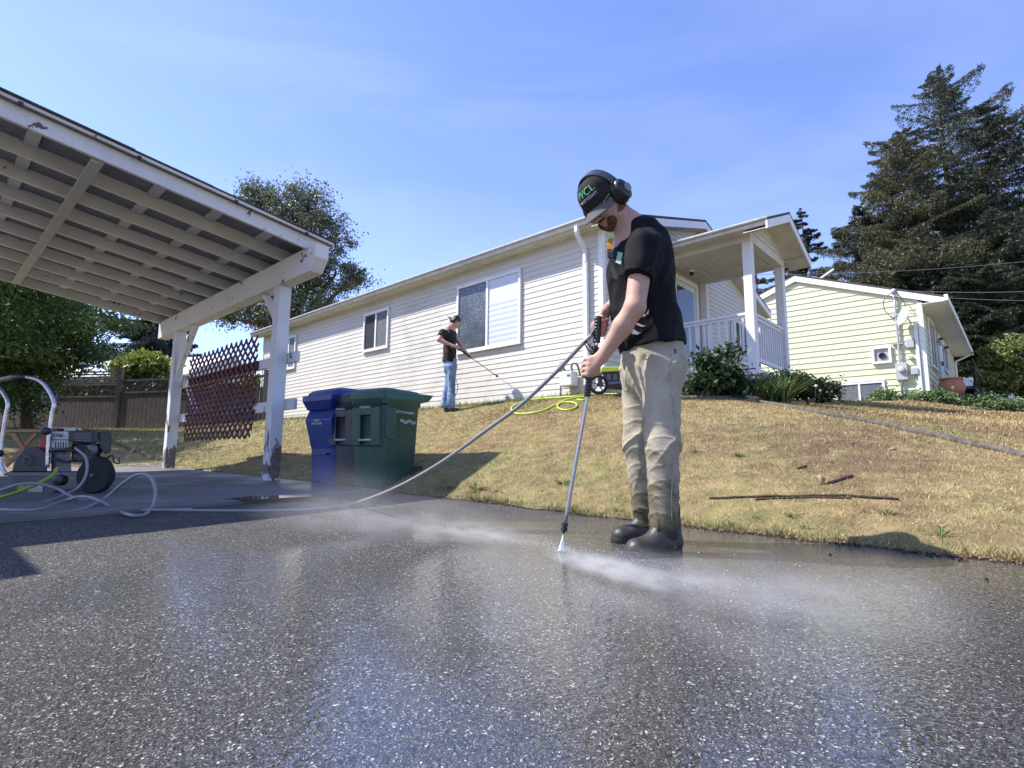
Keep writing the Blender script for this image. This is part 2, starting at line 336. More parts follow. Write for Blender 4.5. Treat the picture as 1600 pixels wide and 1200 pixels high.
# neighbour's driveway strip beyond the lawn
M_ASPH2 = mat('dry_asphalt', (.075, .078, .085), .9, .2, 40, bump=.4, bscale=200)
uu = np.linspace(-14, .9, 30); ww = np.linspace(17.2, 19.4, 8); A, B = np.meshgrid(uu, ww, indexing='ij'); C_ = terrain(A, B)+.05
v = np.stack([U[0]*A+W[0]*B, U[1]*A+W[1]*B, C_], -1).reshape(-1, 3); ii = np.arange(A.size).reshape(A.shape)
tag(npmesh('neighbour_driveway', v, np.stack([ii[:-1, :-1], ii[1:, :-1], ii[1:, 1:], ii[:-1, 1:]], -1).reshape(-1, 4), M_ASPH2), None, None, kind='structure')
# grass blades
t = NT('grass_blades'); at_ = t.new('ShaderNodeAttribute'); at_.attribute_name = 'tint'; t.set('Base Color', at_.outputs['Color']); t.set('Roughness', .8); t.set('Specular IOR Level', .2); M_BLADE = t.m
def fbm(u, w, s):
    return (np.sin(u*1.3*s+1.7*np.sin(w*1.1*s+.5))+np.sin(w*1.9*s+1.3*np.sin(u*1.6*s+2)) + .6*np.sin(u*4.3*s+w*2.9*s+1.5*np.sin(w*3.7*s)) + .5*np.sin(u*7.1*s-w*8.3*s))/3.1
def blades(u, w, hmin, hmax, wid, greenf):
    n = len(u); zz = terrain(u, w); P = np.stack([U[0]*u+W[0]*w, U[1]*u+W[1]*w, zz-.004], -1); a = rng.random(n)*2*np.pi
    gr = greenf(u, w) > rng.random(n); h = (hmin+(hmax-hmin)*rng.random(n)**2)*np.where(gr, 1.25, 1); d = np.stack([np.cos(a), np.sin(a), 0*a], -1)
    lean = rng.random(n)*1.1+.25; b = rng.random(n)*2*np.pi; L = np.stack([np.cos(b), np.sin(b), 0*b], -1)*(h*lean)[:, None]
    w2 = wid*(.6+.8*rng.random(n)); tip = P+L+np.array([0, 0, 1.])*(h)[:, None]*(1.15-.45*lean)[:, None]
    V = np.stack([P-d*w2[:, None], P+d*w2[:, None], tip], 1).reshape(-1, 3); F = np.arange(n*3).reshape(-1, 3)
    r = rng.random((n, 1)); straw = np.array([.62, .465, .225])*(1-r)+np.array([.38, .255, .11])*r; br = np.array([.15, .085, .048])*(1-r)+np.array([.27, .165, .09])*r
    bf = (fbm(u*1.0, w*1.3, .8)+.30*np.clip((w-4.6)/2, 0, 1)+.75*np.exp(-((u-1.1)/.75)**2-((w-4.8)/.55)**2)+.5*np.exp(-((u-4.2)/1.3)**2-((w-6.0)/.7)**2)-.5*np.exp(-((w-3.6)/.35)**2) > .12+.30*rng.standard_normal(n))[:, None]; c = np.where(bf, br, straw); g = np.array([.16, .22, .065])*(1-r)+np.array([.29, .31, .10])*r
    c = np.where(gr[:, None], g, c); pale = (rng.random(n) < .08)[:, None]; c = np.where(pale, np.array([.68, .58, .36]), c)
    return V, F, np.repeat(c, 3, 0)
def gfun(u, w):
    base = .04+.42*(fbm(u+3, w, 1.1)+.3*fbm(u, w+5, 3.1) > .38); left = np.clip((u-5.0)/5, 0, 1)*.62+.25*np.clip((u-10)/2, 0, 1); top = np.clip((w-6.6)/.8, 0, 1)*.35*(u > 3.4)
    edge = np.clip(1-(w-3.25)/.5, 0, 1)*.25*(fbm(u*2, w, 1) > -.2)+.45*np.exp(-((u-3.9)/1.1)**2-((w-3.7)/.5)**2); return np.clip(base+left+top+edge, 0, .85)
def seed(n, u0, u1, w0, w1, f=None):
    u = u0+(u1-u0)*rng.random(n); w = w0+(w1-w0)*rng.random(n); k = w > edge_w(u)+rng.normal(0, .03, n)-.01; return u[k], w[k]
Vs, Fs, Cs = [], [], []; off = 0
for (n, u0, u1, w0, w1, h0, h1, wd) in [(120000, -1.5, 5.5, 3.2, 5.2, .010, .038, .0018), (90000, -1.5, 6, 5.2, 7.6, .012, .042, .0025), (60000, 5.5, 11.5, 3.1, 7.45, .015, .045, .003), (50000, -1.5, 4.9, 7.6, 13, .02, .05, .004), (30000, -6, 2.5, 11, 20, .03, .07, .007), (60000, 11.4, 22, -6, 7.45, .03, .07, .006), (6000, 3.2, 17, 7.15, 7.47, .05, .14, .004)]:
    u, w = seed(n, u0, u1, w0, w1); v, f, c = blades(u, w, h0, h1, wd, gfun if h1 < .1 else (lambda u, w: .8+0*u)); Vs.append(v); Fs.append(f+off); Cs.append(c); off += len(v)
tag(npmesh('grass', np.concatenate(Vs), np.concatenate(Fs), M_BLADE, col=np.concatenate(Cs)), None, None, kind='stuff')

# long wisps and crumbs along the broken edge of the asphalt
n = 9000; u = -1.6+6.3*rng.random(n); k = (fbm(u*2.2, 0*u, 2.1)+.4*rng.standard_normal(n)) > .05; u = u[k]; w = edge_w(u)+rng.normal(.012, .028, len(u)); v, f, c = blades(u, np.maximum(w, edge_w(u)+.001), .02, .085, .0019, lambda u, w: .35+.35*(fbm(u*3, w, 1) > 0)); tag(npmesh('edge_grass', v, f, M_BLADE, col=c*.8), None, None, kind='stuff')
n = 2600; u = -1.6+6.3*rng.random(n); w = edge_w(u)-np.abs(rng.normal(0, .035, n))+.01; P = np.stack([U[0]*u+W[0]*w, U[1]*u+W[1]*w, .032*(U[1]*u+W[1]*w)+.003], -1); v, f = rocks(P, .0015, .009); tag(npmesh('edge_crumbs', v, f, mat('dark_soil_crumbs', (.035, .024, .018), .95, .6, 30)), None, None, kind='stuff')
n = 420; u = -1.5+3.0*rng.random(n); w = edge_w(u)+rng.normal(.0, .03, n); P = np.stack([U[0]*u+W[0]*w, U[1]*u+W[1]*w, .032*(U[1]*u+W[1]*w)+.006], -1); v, f = rocks(P, .003, .010); tag(npmesh('reddish_litter', v, f, mat('reddish_litter', (.30, .12, .08), .9, .5, 30)), None, None, kind='stuff')
# ================================================================ carport
def paint(name, col, chips=.0, rough=.6, chipcol=(.10, .085, .07), cs=7):
    t = NT(name); c = t.mix(t.rng(t.noise(3, 5), .3, .7), tuple(x*.9 for x in col), col); g = t.rng(t.noise(9, 8, .7, vec=t.mapv((3, 3, .6))), .55, .8, 0, .35)
    c = t.mix(g, c, tuple(x*.55 for x in col))
    if chips:
        k = t.rng(t.noise(cs, 6, .62, dist=.4), 1-chips, 1-chips+.02); c = t.mix(k, c, chipcol)
        t.set('Normal', t.bump(k, -.5, .003, t.bump(t.noise(40, 5, .6, vec=t.mapv((3, 3, .5))), .25, .003)))
    else: t.set('Normal', t.bump(t.noise(40, 5, .6, vec=t.mapv((2, 2, 1))), .2, .003))
    t.set('Base Color', c); t.set('Roughness', rough); return t.m
M_CP = paint('carport_white_paint', (.66, .66, .65), .37); M_CPR = paint('weathered_rafter_paint', (.74, .73, .69), .33, chipcol=(.22, .2, .17))
t = NT('post_paint'); c = t.mix(t.rng(t.noise(3, 5), .3, .7), (.56, .57, .58), (.66, .67, .68)); z = t.sep()[2]
k0 = t.noise(5.5, 7, .62, vec=t.mapv((1, 1, .45)), dist=.5); low = t.rng(z, .15, 1.3, .13, -.02); k = t.rng(t.math('ADD', k0, low), .625, .64); c = t.mix(k, c, t.mix(t.rng(t.noise(60, 4), .4, .6), (.07, .055, .045), (.2, .17, .14)))
t.set('Base Color', c); t.set('Roughness', .6); t.set('Normal', t.bump(k, -.6, .004, t.bump(t.noise(40, 5, .6, vec=t.mapv((3, 3, .4))), .3, .003))); M_POST = t.m
M_PURL = paint('grey_purlin_paint', (.52, .52, .50)); M_XB = paint('cross_beam_paint', (.50, .49, .46)); M_DECK = mat('dark_roof_underlay', (.20, .20, .22), .9, .2, 20, bump=.3); M_SHING = mat('asphalt_shingles', (.060, .052, .046), .9, .4, 40, bump=.8, bscale=150, dirt=.4, dcol=(.11, .12, .08))
cp = thing('carport', 'white painted timber carport with peeling paint and a low sloping roof', 'carport', Q(6.5, 2.9, .2))
SLP = .130
def rz(w): return 2.815+SLP*(3-w)                   # underside of the rafters
for u0 in (6.4, 10.12):
    g = plane_z(*(Q(u0, 2.92, 0)[:2])) 
    MB().uwz(u0, u0+.15, 2.85, 3.0, g-.02, 2.56).build('post', M_POST, cp, bevel=.008)
for u0 in (6.4, 10.12):
    g = plane_z(*(Q(u0, -2.5, 0)[:2])); MB().uwz(u0, u0+.15, -2.6, -2.45, g-.02, rz(-2.5)-.02).build('post', M_POST, cp, bevel=.008)
# beam with bevelled end
e0 = 5.56; prof = [(e0, 2.70), (e0+.12, 2.56), (11.12, 2.56), (11.12, 2.855), (e0, 2.855)]
MB().prism([Q(u, 2.845, z) for u, z in prof], W*.16).build('beam', M_CP, cp, bevel=.006)
MB().uwz(5.6, 11.1, -2.6, -2.45, rz(-2.5)-.3, rz(-2.5)-.021).build('beam', M_CP, cp, bevel=.006)
for (u, s) in ((6.38, 1), (6.58, -1)): pass
# curved knee braces
def brace(ub, side):
    pts = []
    for k in range(9):
        a = k/8*math.pi/2; r = .52; pts.append((ub+side*(r-r*math.cos(a)*1.0), 2.04+r*math.sin(a)))
    th = .09; poly = [Q(u, 2.89, z) for u, z in pts]+[Q(u+side*0.0-(-side)*0+side*.09*math.cos(i/8*1.57), 2.89, z-.09*math.sin(i/8*1.57)) for i, (u, z) in reversed(list(enumerate(pts)))]
    n = len(poly)//2; mb = MB()
    for i in range(n-1): mb.prism([poly[i], poly[i+1], poly[2*n-2-i], poly[2*n-1-i]], W*.07)
    return mb
def straight_brace(ub, side, k=1.): return MB().prism([Q(ub, 2.89, 2.555-.775*k), Q(ub, 2.89, 2.555-.60*k), Q(ub+side*(.12*k), 2.89, 2.555-.40*k), Q(ub+side*.60*k, 2.89, 2.555), Q(ub+side*.72*k, 2.89, 2.555), Q(ub+side*.22*k, 2.89, 2.555-.52*k)], W*.07)
straight_brace(10.12, -1).build('brace', M_CP, cp); straight_brace(6.55, 1, .62).build('brace', M_CP, cp)
us = [5.77+.583*i for i in range(10)]
for i, u in enumerate(us):                            # rafters between fascias
    if i in (0, 9): continue
    MB().par(Q(u-.02, 3.02, rz(3.02)), U*.04, W*-5.8+Z*SLP*5.8, Z*.135).build('rafter', M_CPR, cp)
for u in (5.73, 11.03):
    MB().par(Q(u, 3.065, rz(3.065)-.012), U*.04, W*-5.9+Z*SLP*5.9, Z*.147).build('fascia', M_CP, cp, bevel=.004)
MB().uwz(5.77, 11.03, 3.026, 3.06, rz(3.04)-.01, rz(3.04)+.125).build('fascia', M_CP, cp)
MB().uwz(5.79, 11.02, .85, .94, rz(.89)-.030, rz(.89)-.004).build('cross_beam', M_XB, cp)
for w0 in (2.46, 1.92, 1.38, .42, -.24, -.78, -1.32, -1.86, -2.4):
    mb = MB()
    for a, b in zip(us[:-1], us[1:]): mb.par(Q(a+.022, w0+.02, rz(w0)+.104), U*(b-a-.044), W*.095-Z*SLP*.095, Z*.028)
    mb.build('purlin', M_PURL, cp)
# decking, trim strip and shingles with a ragged edge
o = MB().par(Q(5.68, 3.11, rz(3.11)+.137), U*5.45, W*-5.95+Z*SLP*5.95, Z*.014).build('roof_deck', M_DECK, cp)
MB().par(Q(5.662, 3.12, rz(3.12)+.132), U*.016, W*-5.95+Z*SLP*5.95, Z*.026).build('roof_trim', M_CP, cp)
mb = MB(); n = 9
for i in range(n):
    w1 = 3.14-i*.67; off = random.uniform(-.012, .012); mb.par(Q(5.65+off, w1, rz(w1)+.160+random.uniform(-.002, .004)), U*(5.53), W*-.668+Z*SLP*.668, Z*.016)
mb.build('shingles', M_SHING, cp)
for w0 in (2.78, 2.02, 1.17, .35): MB().uwz(5.642, 5.661, w0-.016, w0+.016, rz(w0)+.106, rz(w0)+.136).build('bulb_clip', mat('black_clip', (.02, .02, .02)), cp)
# unseen roof section added to cast a shadow on the drive, left of view
mb = MB().par(Q(4.95, -1.4, rz(-1.4)+.15), U*.8, W*-1.5+Z*.2, Z*.05); mb.build('roof_deck', M_DECK, cp)
MB().par(Q(4.93, -1.4, rz(-1.4)+.0), U*.04, W*-1.5+Z*.2, Z*.17).build('fascia', M_CP, cp)
# rails between posts
for z0 in (1.62, 1.06): MB().uwz(6.18, 10.20, 3.003, 3.045, z0, z0+.125).build('rail', M_CP, cp)
MB().prism([Q(9.95, 3.046, 1.6), Q(10.07, 3.046, 1.6), Q(9.62, 3.046, 1.19), Q(9.5, 3.046, 1.19)], W*.035).build('brace', M_CP, cp)
# red trellis
tr = thing('trellis_panel', 'dark red wooden diamond trellis hung between the carport posts', 'trellis', Q(8.5, 2.93, .8))
M_RED = mat('dark_red_stain', (.072, .006, .013), .7, .35, 9, bump=.2)
a0, a1, b0, b1 = 7.2, 9.78, .76, 2.07; ht, wd = b1-b0, a1-a0; sp = .170; dd = .30*ht*2
def slats(sgn, w0):
    mb = MB(); c = a0-ht/1.9
    sl_ = 1.95
    while c < a1+ht/1.9:
        # line: u = c + sgn*(z-b0)/sl_
        pts = []
        za, zb = b0, b1
        f = lambda z: (c if sgn > 0 else c+0)+sgn*(z-b0)/sl_
        zs = [b0+ht*k/40 for k in range(41)]; ins = [z for z in zs if a0 <= f(z) <= a1]
        if len(ins) > 2:
            jit = random.uniform(-.012, .02); p = Q(f(ins[0]), w0, ins[0]-abs(jit)); q = Q(f(ins[-1]), w0, ins[-1]+jit); mb.bar(p, q, .010, .030, up=U)
        c += sp
    return mb
def bar_along(mb, p, q, wid, th):
    d = q-p; d = d/np.linalg.norm(d); s = np.cross(d, W); return mb.par(p-s*wid/2-W*th/2, s*wid, W*th, q-p)
def slats(sgn, w0):
    mb = MB(); sl_ = .85; c = a0-ht/sl_-.1
    while c < a1+ht/sl_+.1:
        f = lambda z: c+sgn*(z-b0)/sl_; ins = [b0+ht*k/60 for k in range(61) if a0 <= f(b0+ht*k/60) <= a1]
        if len(ins) > 3: bar_along(mb, Q(f(ins[0]), w0, ins[0]-random.random()*.02), Q(f(ins[-1]), w0, ins[-1]+random.random()*.02), .038, .008)
        c += sp
    return mb
m = slats(1, 2.975); m.v; m2 = slats(-1, 2.985); m.add(m2.v, m2.f); m.build('lattice', M_RED, tr)
bl = MB().uwz(7.2, 9.78, 2.990, 3.001, 1.63, 1.74); bl.build('backing_strip', M_RED, tr)

# ================================================================ pale siding house
def siding_mat(name, col, dirt=.5):
    t = NT(name); c = t.mix(t.rng(t.noise(1.2, 4), .3, .7), tuple(x*.97 for x in col), col)
    d = t.rng(t.noise(.8, 8, .66, dist=.4), .42, .60, 0, dirt); d2 = t.rng(t.noise(11, 6, .7, vec=t.mapv((1, 1, 3))), .40, .68, .15, 1); pc_ = t.new('ShaderNodeVectorMath'); pc_.operation = 'DISTANCE'; t.l.new(t.co, pc_.inputs[0]); pc_.inputs[1].default_value = tuple(Q(10.2, 7.5, 2.7)); d = t.math('MULTIPLY', d, t.rng(pc_.outputs['Value'], .6, 3.4, 1, .18)); c = t.mix(t.math('MULTIPLY', d, d2), c, (.26, .245, .20))
    if dirt > .3: pass
    t.set('Base Color', c); t.set('Roughness', .55); t.set('Specular IOR Level', .35); t.set('Normal', t.bump(t.noise(.9, 3, .5, vec=t.mapv((1, 1, .3))), .25, .05, t.bump(t.noise(60, 4, .6, vec=t.mapv((1, 1, 4))), .12, .003))); return t.m
M_SID = siding_mat('off_white_vinyl_siding', (.61, .585, .515), .85); M_TRIM = mat('white_trim', (.72, .73, .74), .5, .06, 8, dirt=.25, dcol=(.4, .38, .33))
M_SOFF = mat('cream_soffit', (.60, .58, .50), .6, .08, 5, dirt=.4, dcol=(.3, .27, .2)); M_GUT = mat('aluminium_gutter', (.58, .58, .55), .35, .1, 9, dirt=.55, dcol=(.22, .2, .16), spec=.6)
M_SHADE = mat('dim_room', (.03, .035, .04), .9)
t = NT('window_glass'); t.set('Base Color', (.03, .04, .05)); t.set('Roughness', .04); t.set('Specular IOR Level', .9); t.set('Alpha', .08); M_GLASS = t.m
t = NT('frosted_wet_glass'); sp_ = t.rng(t.noise(38, 5, .7, vec=t.mapv((2.2, 2.2, .7))), .50, .62); t.set('Base Color', t.mix(t.math('MULTIPLY', sp_, t.rng(t.noise(2, 3), .35, .6)), (.055, .068, .08), (.30, .34, .36))); t.set('Roughness', .22); t.set('Specular IOR Level', .5); M_WETG = t.m
M_BLIND = mat('white_blinds', (.82, .88, .95), .6, .04)
M_CURT = mat('grey_curtain', (.20, .22, .24), .8, .3, 20)
U0, U1, W0, W1, ZB, ZE = 4.87, 17.7, 7.5, 14.9, 1.60, 4.32
RID = 11.2; SL = .298
def ztop(w): return 4.445+SL*(min(w, 2*RID-w)-7.15)
hs = thing('siding_house', 'long single storey house in off white lapped siding with a covered porch', 'house', Q(11, 11, 1.6))
fw = Fr(Q(0, W0, 0), U, -W); fg = Fr(Q(U0, 0, 0), W, -U)
mb = siding(MB(), fw, ZB, ZE, .1016, .0105, lambda z: (U0, U1), seg=3.4); mb.uwz(U0+.02, U1, W0+.01, W1, 1.2, ZE+.02)
mb.build('long_wall', M_SID, hs)
def gext(z):
    if z <= ztop(W0)-.17: return (W0, W1)
    d = (z-(ztop(W0)-.17))/SL; return (W0+d, W1-d)
mb = siding(MB(), fg, ZB, ztop(RID)-.2, .1016, .013, gext); mb.prism([Q(U0+.01, W0, 4.3), Q(U0+.01, W1, 4.3), Q(U0+.01, RID, ztop(RID)-.2)], U*12.8); mb.build('gable_wall', M_SID, hs)
fb_ = MB(); fb_.uwz(U0-.022, U0+.06, W0-.022, W0+.06, ZB-.02, ZE); fb_.build('corner_board', M_TRIM, hs)
MB().uwz(U1-.04, U1+.022, W0-.022, W0+.05, ZB-.02, ZE).build('corner_board', M_TRIM, hs)
MB().uwz(U0-.022, U0+.06, W1-.06, W1+.022, ZB-.02, ZE).build('corner_board', M_TRIM, hs)
MB().uwz(U0+.02, U1, W0-.03, W0+.02, 1.3, ZB-.003).build('skirting', mat('skirting', (.5, .5, .47), .8), hs)
# roof
UA, UB = 4.62, 18.0
for s in (0, 1):
    f = (lambda w: w) if s == 0 else (lambda w: 2*RID-w)
    P0, P1 = Q(UA, f(7.16), ztop(7.16)), Q(UA, RID, ztop(RID)); mb = MB().par(P0-Z*.05, U*(UB-UA), P1-P0, Z*.05); mb.build('roof', M_SHING, hs)
    r = MB().par(P0-Z*.20+U*0, U*.035, P1-P0, Z*.148); r.build('rake_fascia', M_TRIM, hs)
    r = MB().par(Q(UA+.036, f(7.19), ztop(7.19)-.20), U*(U0-UA-.04), (P1-P0)*.992, Z*.012); r.build('rake_soffit', M_SOFF, hs)
mb = MB(); x = UA+.05
while x < UB-.05: mb.uwz(x, x+.094, 7.25, W0-.0155, 4.325, 4.336); x += .10
mb.uwz(UA+.05, UB, 7.25, W0, 4.337, 4.35); mb.build('soffit', M_SOFF, hs)
MB().uwz(U0-.2, U1, W0-.018, W0-.0135, 4.285, 4.325).build('frieze_board', M_SOFF, hs)
def gutter(mb, u0, u1, wf, wb, zb, zt, ax=None):
    s = 1 if wb > wf else -1
    pr = [(wb, zt), (wb, zb), (wf+s*.045, zb), (wf+s*.035, zb+.03), (wf, zt-.02), (wf, zt), (wf+s*.012, zt), (wf+s*.012, zt-.015), (wf+s*.05, zb+.015), (wb-s*.01, zb+.015), (wb-s*.01, zt)]
    return mb.prism([Q(u0, w, z) for w, z in pr], U*(u1-u0))
gutter(MB(), UA, UB, 7.145, 7.25, 4.345, 4.45).build('gutter', M_GUT, hs)
# downspout: elbow from the gutter back to the wall, then down
dsu = 5.16; pts = [Q(dsu, 7.20, 4.35), Q(dsu, 7.20, 4.26), Q(dsu, 7.24, 4.18), Q(dsu, 7.39, 4.05), Q(dsu, 7.435, 3.97), Q(dsu, 7.44, 3.8)]
mb = MB()
for a, b in zip(pts[:-1], pts[1:]): mb.bar(a, b+(b-a)/np.linalg.norm(b-a)*.012, .075, .06, up=U+.001*W)
mb.uwz(dsu-.04, dsu+.04, 7.41, 7.475, 1.7, 3.82); mb.build('downspout', M_TRIM, hs, bevel=.006)
def window(fr, h0, h1, z0, z1, parent, kind=('curtain', 'curtain'), fwid=.055, mull=.5, split=True, drip=True):
    fm = MB(); n1 = .045
    for (a, b, c, d) in ((h0, h1, z1-fwid, z1), (h0, h1, z0, z0+fwid), (h0, h0+fwid, z0+fwid, z1-fwid), (h1-fwid, h1, z0+fwid, z1-fwid)): fr.box(fm, a, b, c, d, .0, n1)
    hm = h0+(h1-h0)*mull
    if split: fr.box(fm, hm-.03, hm+.03, z0+fwid, z1-fwid, .012, n1-.006)
    if drip: fr.box(fm, h0-.01, h1+.01, z0-.022, z0-.002, 0, n1+.012); fr.box(fm, h0-.012, h1+.012, z1+.001, z1+.02, 0, n1+.008)
    wo = fm.build('window', M_TRIM, parent, bevel=.004)
    segs = [(h0+fwid, hm-.03), (hm+.03, h1-fwid)] if split else [(h0+fwid, h1-fwid)]
    for (a, b), k in zip(segs, kind):
        if k == 'wet': fr.box(MB(), a, b, z0+fwid, z1-fwid, .016, .020).build('pane', M_WETG, wo); continue
        fr.box(MB(), a, b, z0+fwid, z1-fwid, .026, .029).build('pane', M_GLASS, wo)
        bm_ = MB()
        if k == 'blind':
            z = z0+fwid
            zt_ = z0+fwid+(z1-z0-2*fwid)*.62; fr.box(bm_, a, b, zt_, z1-fwid, .0150, .0160)
            while z < zt_: fr.box(bm_, a, b, z, z+.020, .0155, .0185+.003*math.sin(z*60)); z += .0225
            bm_.build('blind', M_BLIND, wo)
        elif k == 'curtain':
            n = 10
            for i in range(n):
                x0 = a+(b-a)*i/n; fr.box(bm_, x0, x0+(b-a)/n*.8, z0+fwid, z1-fwid, .0145, .016+.004*random.random())
            bm_.build('curtain', M_CURT, wo)
        else: fr.box(bm_, a, b, z0+fwid, z1-fwid, .0145, .016); bm_.build('curtain', M_SHADE, wo)  # flat dark sheet painted as the unlit room behind the pane
    return wo
fwo = Fr(Q(0, W0-.013, 0), U, -W); fgo = Fr(Q(U0-.013, 0, 0), W, -U)
window(fwo, 6.63, 8.40, 2.62, 4.04, hs, ('blind', 'wet')); window(fwo, 10.82, 11.87, 3.09, 4.05, hs, ('curtain', 'dark')); window(fwo, 15.44, 16.3, 3.08, 4.06, hs, ('curtain', 'dark'))
window(fgo, 12.95, 14.0, 2.85, 3.86, hs, ('dark', 'curtain')); 
# entry door with storm glass and light framing
dr = MB(); 
for (a, b, c, d) in ((9.98, 10.06, 2.08, 4.12), (11.02, 11.10, 2.08, 4.12), (9.98, 11.10, 4.12, 4.20)): fgo.box(dr, a, b, c, d, 0, .05)
do = dr.build('door', M_TRIM, hs); fgo.box(MB(), 10.06, 11.02, 2.08, 4.12, .0, .02).build('door_leaf', mat('door_white', (.6, .6, .58), .4), do)
fgo.box(MB(), 10.16, 10.92, 2.35, 4.0, .021, .026).build('pane', mat('storm_glass', (.02, .03, .045), .03, spec=.9), do)
fgo.box(MB(), 10.1, 10.14, 3.0, 3.2, .021, .06).build('handle', mat('handle_black', (.02, .02, .02), .3), do)
# porch
PU, PW0, PW1, PF, PC = 3.17, 9.55, 11.42, 2.06, 4.29
M_PP = paint('porch_white_paint', (.70, .71, .72), .31, chipcol=(.3, .3, .3)); pc = .15
for (a, b) in ((PU, PW0), (PU, PW1-pc)): MB().uwz(a, a+pc, b, b+pc, PF-.06, PC).build('porch_post', M_PP, hs, bevel=.006)
MB().uwz(U0-.16, U0-.014, PW1-pc, PW1, PF, PC).build('porch_post', M_PP, hs, bevel=.006)
MB().uwz(PU-.03, U0-.015, PW0-.03, PW1+.03, PF-.12, PF-.03).build('porch_floor', M_PP, hs, bevel=.005)
mb = MB(); x = PU+.02
while x < U0-.1: mb.uwz(x, x+.09, PW0-.005, PW1+.005, PF-.028, PF-.004); x += .095
mb.build('deck_boards', mat('dark_deck', (.05, .05, .055), .7, .3, 20), hs)
fp = Fr(Q(0, PW0+.02, 0), U, -W); mb = siding(MB(), fp, 1.2, PF-.14, .12, .012, lambda z: (PU, U0)); fq = Fr(Q(PU+.02, 0, 0), W, -U); siding(mb, fq, 1.2, PF-.14, .12, .012, lambda z: (PW0, PW1)); mb.uwz(PU+.03, U0, PW0+.03, PW1, 1.2, PF-.13); mb.build('porch_skirt', M_SID, hs)
def railing(p0, p1, nb, name='railing'):
    d = p1-p0; L = np.linalg.norm(d); dd = d/L; nn = np.cross(dd, Z); o = MB().par(p0+Z*3.0-nn*.045, d, nn*.09, Z*.045)
    o.par(p0+Z*2.945-nn*.02, d, nn*.04, Z*.0545); ro = o.build(name, M_PP, hs); MB().par(p0+Z*2.20-nn*.02, d, nn*.04, Z*.075).build('bottom_rail', M_PP, ro, bevel=.003)
    for i in range(nb):
        c = p0+d*((i+.5)/nb); MB().par(c-dd*.018-nn*.018+Z*2.277, dd*.036, nn*.036, Z*.667).build('baluster', M_PP, ro)
railing(Q(PU+pc+.002, PW0+.075, 0), Q(U0-.03, PW0+.075, 0), 11); railing(Q(PU+.075, PW0+pc+.002, 0), Q(PU+.075, PW1-pc-.002, 0), 13)
mb = MB(); w = PW0+.02                               # ceiling boards run away from the drive
while w < PW1-.01: w += .0001; break
x = PU+.02
while x < U0-.02: mb.uwz(x, min(x+.148, U0-.016), PW0+.01, PW1-.01, PC+.012, PC+.02); x += .155
mb.uwz(PU+.02, U0-.016, PW0+.01, PW1-.01, PC+.021, PC+.03); mb.build('porch_ceiling', M_SOFF, hs)
mb = MB().uwz(PU-.005, U0-.016, PW0-.012, PW0+.16, PC, PC+.16); mb.uwz(PU-.006, PU+.155, PW0-.013, PW1+.013, PC-.001, PC+.161); mb.uwz(PU-.004, U0-.016, PW1-.15, PW1+.012, PC+.001, PC+.159); mb.build('porch_beam', M_SOFF, hs, bevel=.004)
PR, PE0, PE1, PS = 10.46, 9.17, 11.75, .415
def pz(w): return 4.47+PS*(min(w, 2*PR-w)-PE0)
fpg = Fr(Q(PU-.004, 0, 0), W, -U)
mb = siding(MB(), fpg, PC+.162, pz(PR)-.16, .1016, .012, lambda z: (PW0+max(0, (z-(pz(PW0)-.16))/PS), PW1-max(0, (z-(pz(PW0)-.16))/PS))); mb.prism([Q(PU+.002, PW0, 4.44), Q(PU+.002, PW1, 4.44), Q(PU+.002, PR, pz(PR)-.15)], U*1.6); mb.build('porch_gable', M_SID, hs)
PA = 2.76
for s in (0, 1):
    f = (lambda w: w) if s == 0 else (lambda w: 2*PR-w); P0, P1 = Q(PA, f(PE0), pz(PE0)), Q(PA, PR, pz(PR))
    MB().par(P0-Z*.045, U*(U0+1.2-PA), P1-P0, Z*.045).build('porch_roof', M_SHING, hs)
    MB().par(P0-Z*.19, U*.03, P1-P0, Z*.143).build('porch_fascia', M_TRIM, hs)
    MB().par(Q(PA+.031, f(PE0+.02), pz(PE0+.02)-.175), U*(PU-PA-.04), (P1-P0)*.97, Z*.012).build('porch_rake_soffit', M_SOFF, hs)
    mb = MB(); x = PU+.01; g0, g1 = sorted((f(PE0+.09), f(PW0-.013)))
    while x < U0-.02: mb.uwz(x, min(x+.145, U0-.016), g0, g1, 4.405, 4.415); x += .15
    mb.uwz(PA+.04, U0-.016, g0, g1, 4.416, 4.426); mb.build('porch_soffit', M_SOFF, hs)
gutter(MB(), PA, U0-.02, PE0-.015, PE0+.09, 4.38, 4.485).build('porch_gutter', M_GUT, hs)
# camera dome under the porch ceiling
cm = thing('security_camera', 'small white dome camera with black lens under the porch ceiling', 'camera', Q(4.84, 10.75, 4.2))
c = Q(4.60, 10.35, PC+.012); MB().lathe([(.001, 0), (.05, 0), (.055, -.02), (.055, -.055)], c, Z, 20).build('housing', mat('camera_white', (.75, .75, .75), .3), cm, smooth='auto')
MB().lathe([(.045, -.055), (.05, -.075), (.042, -.10), (.022, -.118), (.001, -.123)], c, Z, 20).build('lens_dome', mat('camera_black', (.01, .01, .012), .1), cm, smooth=True)

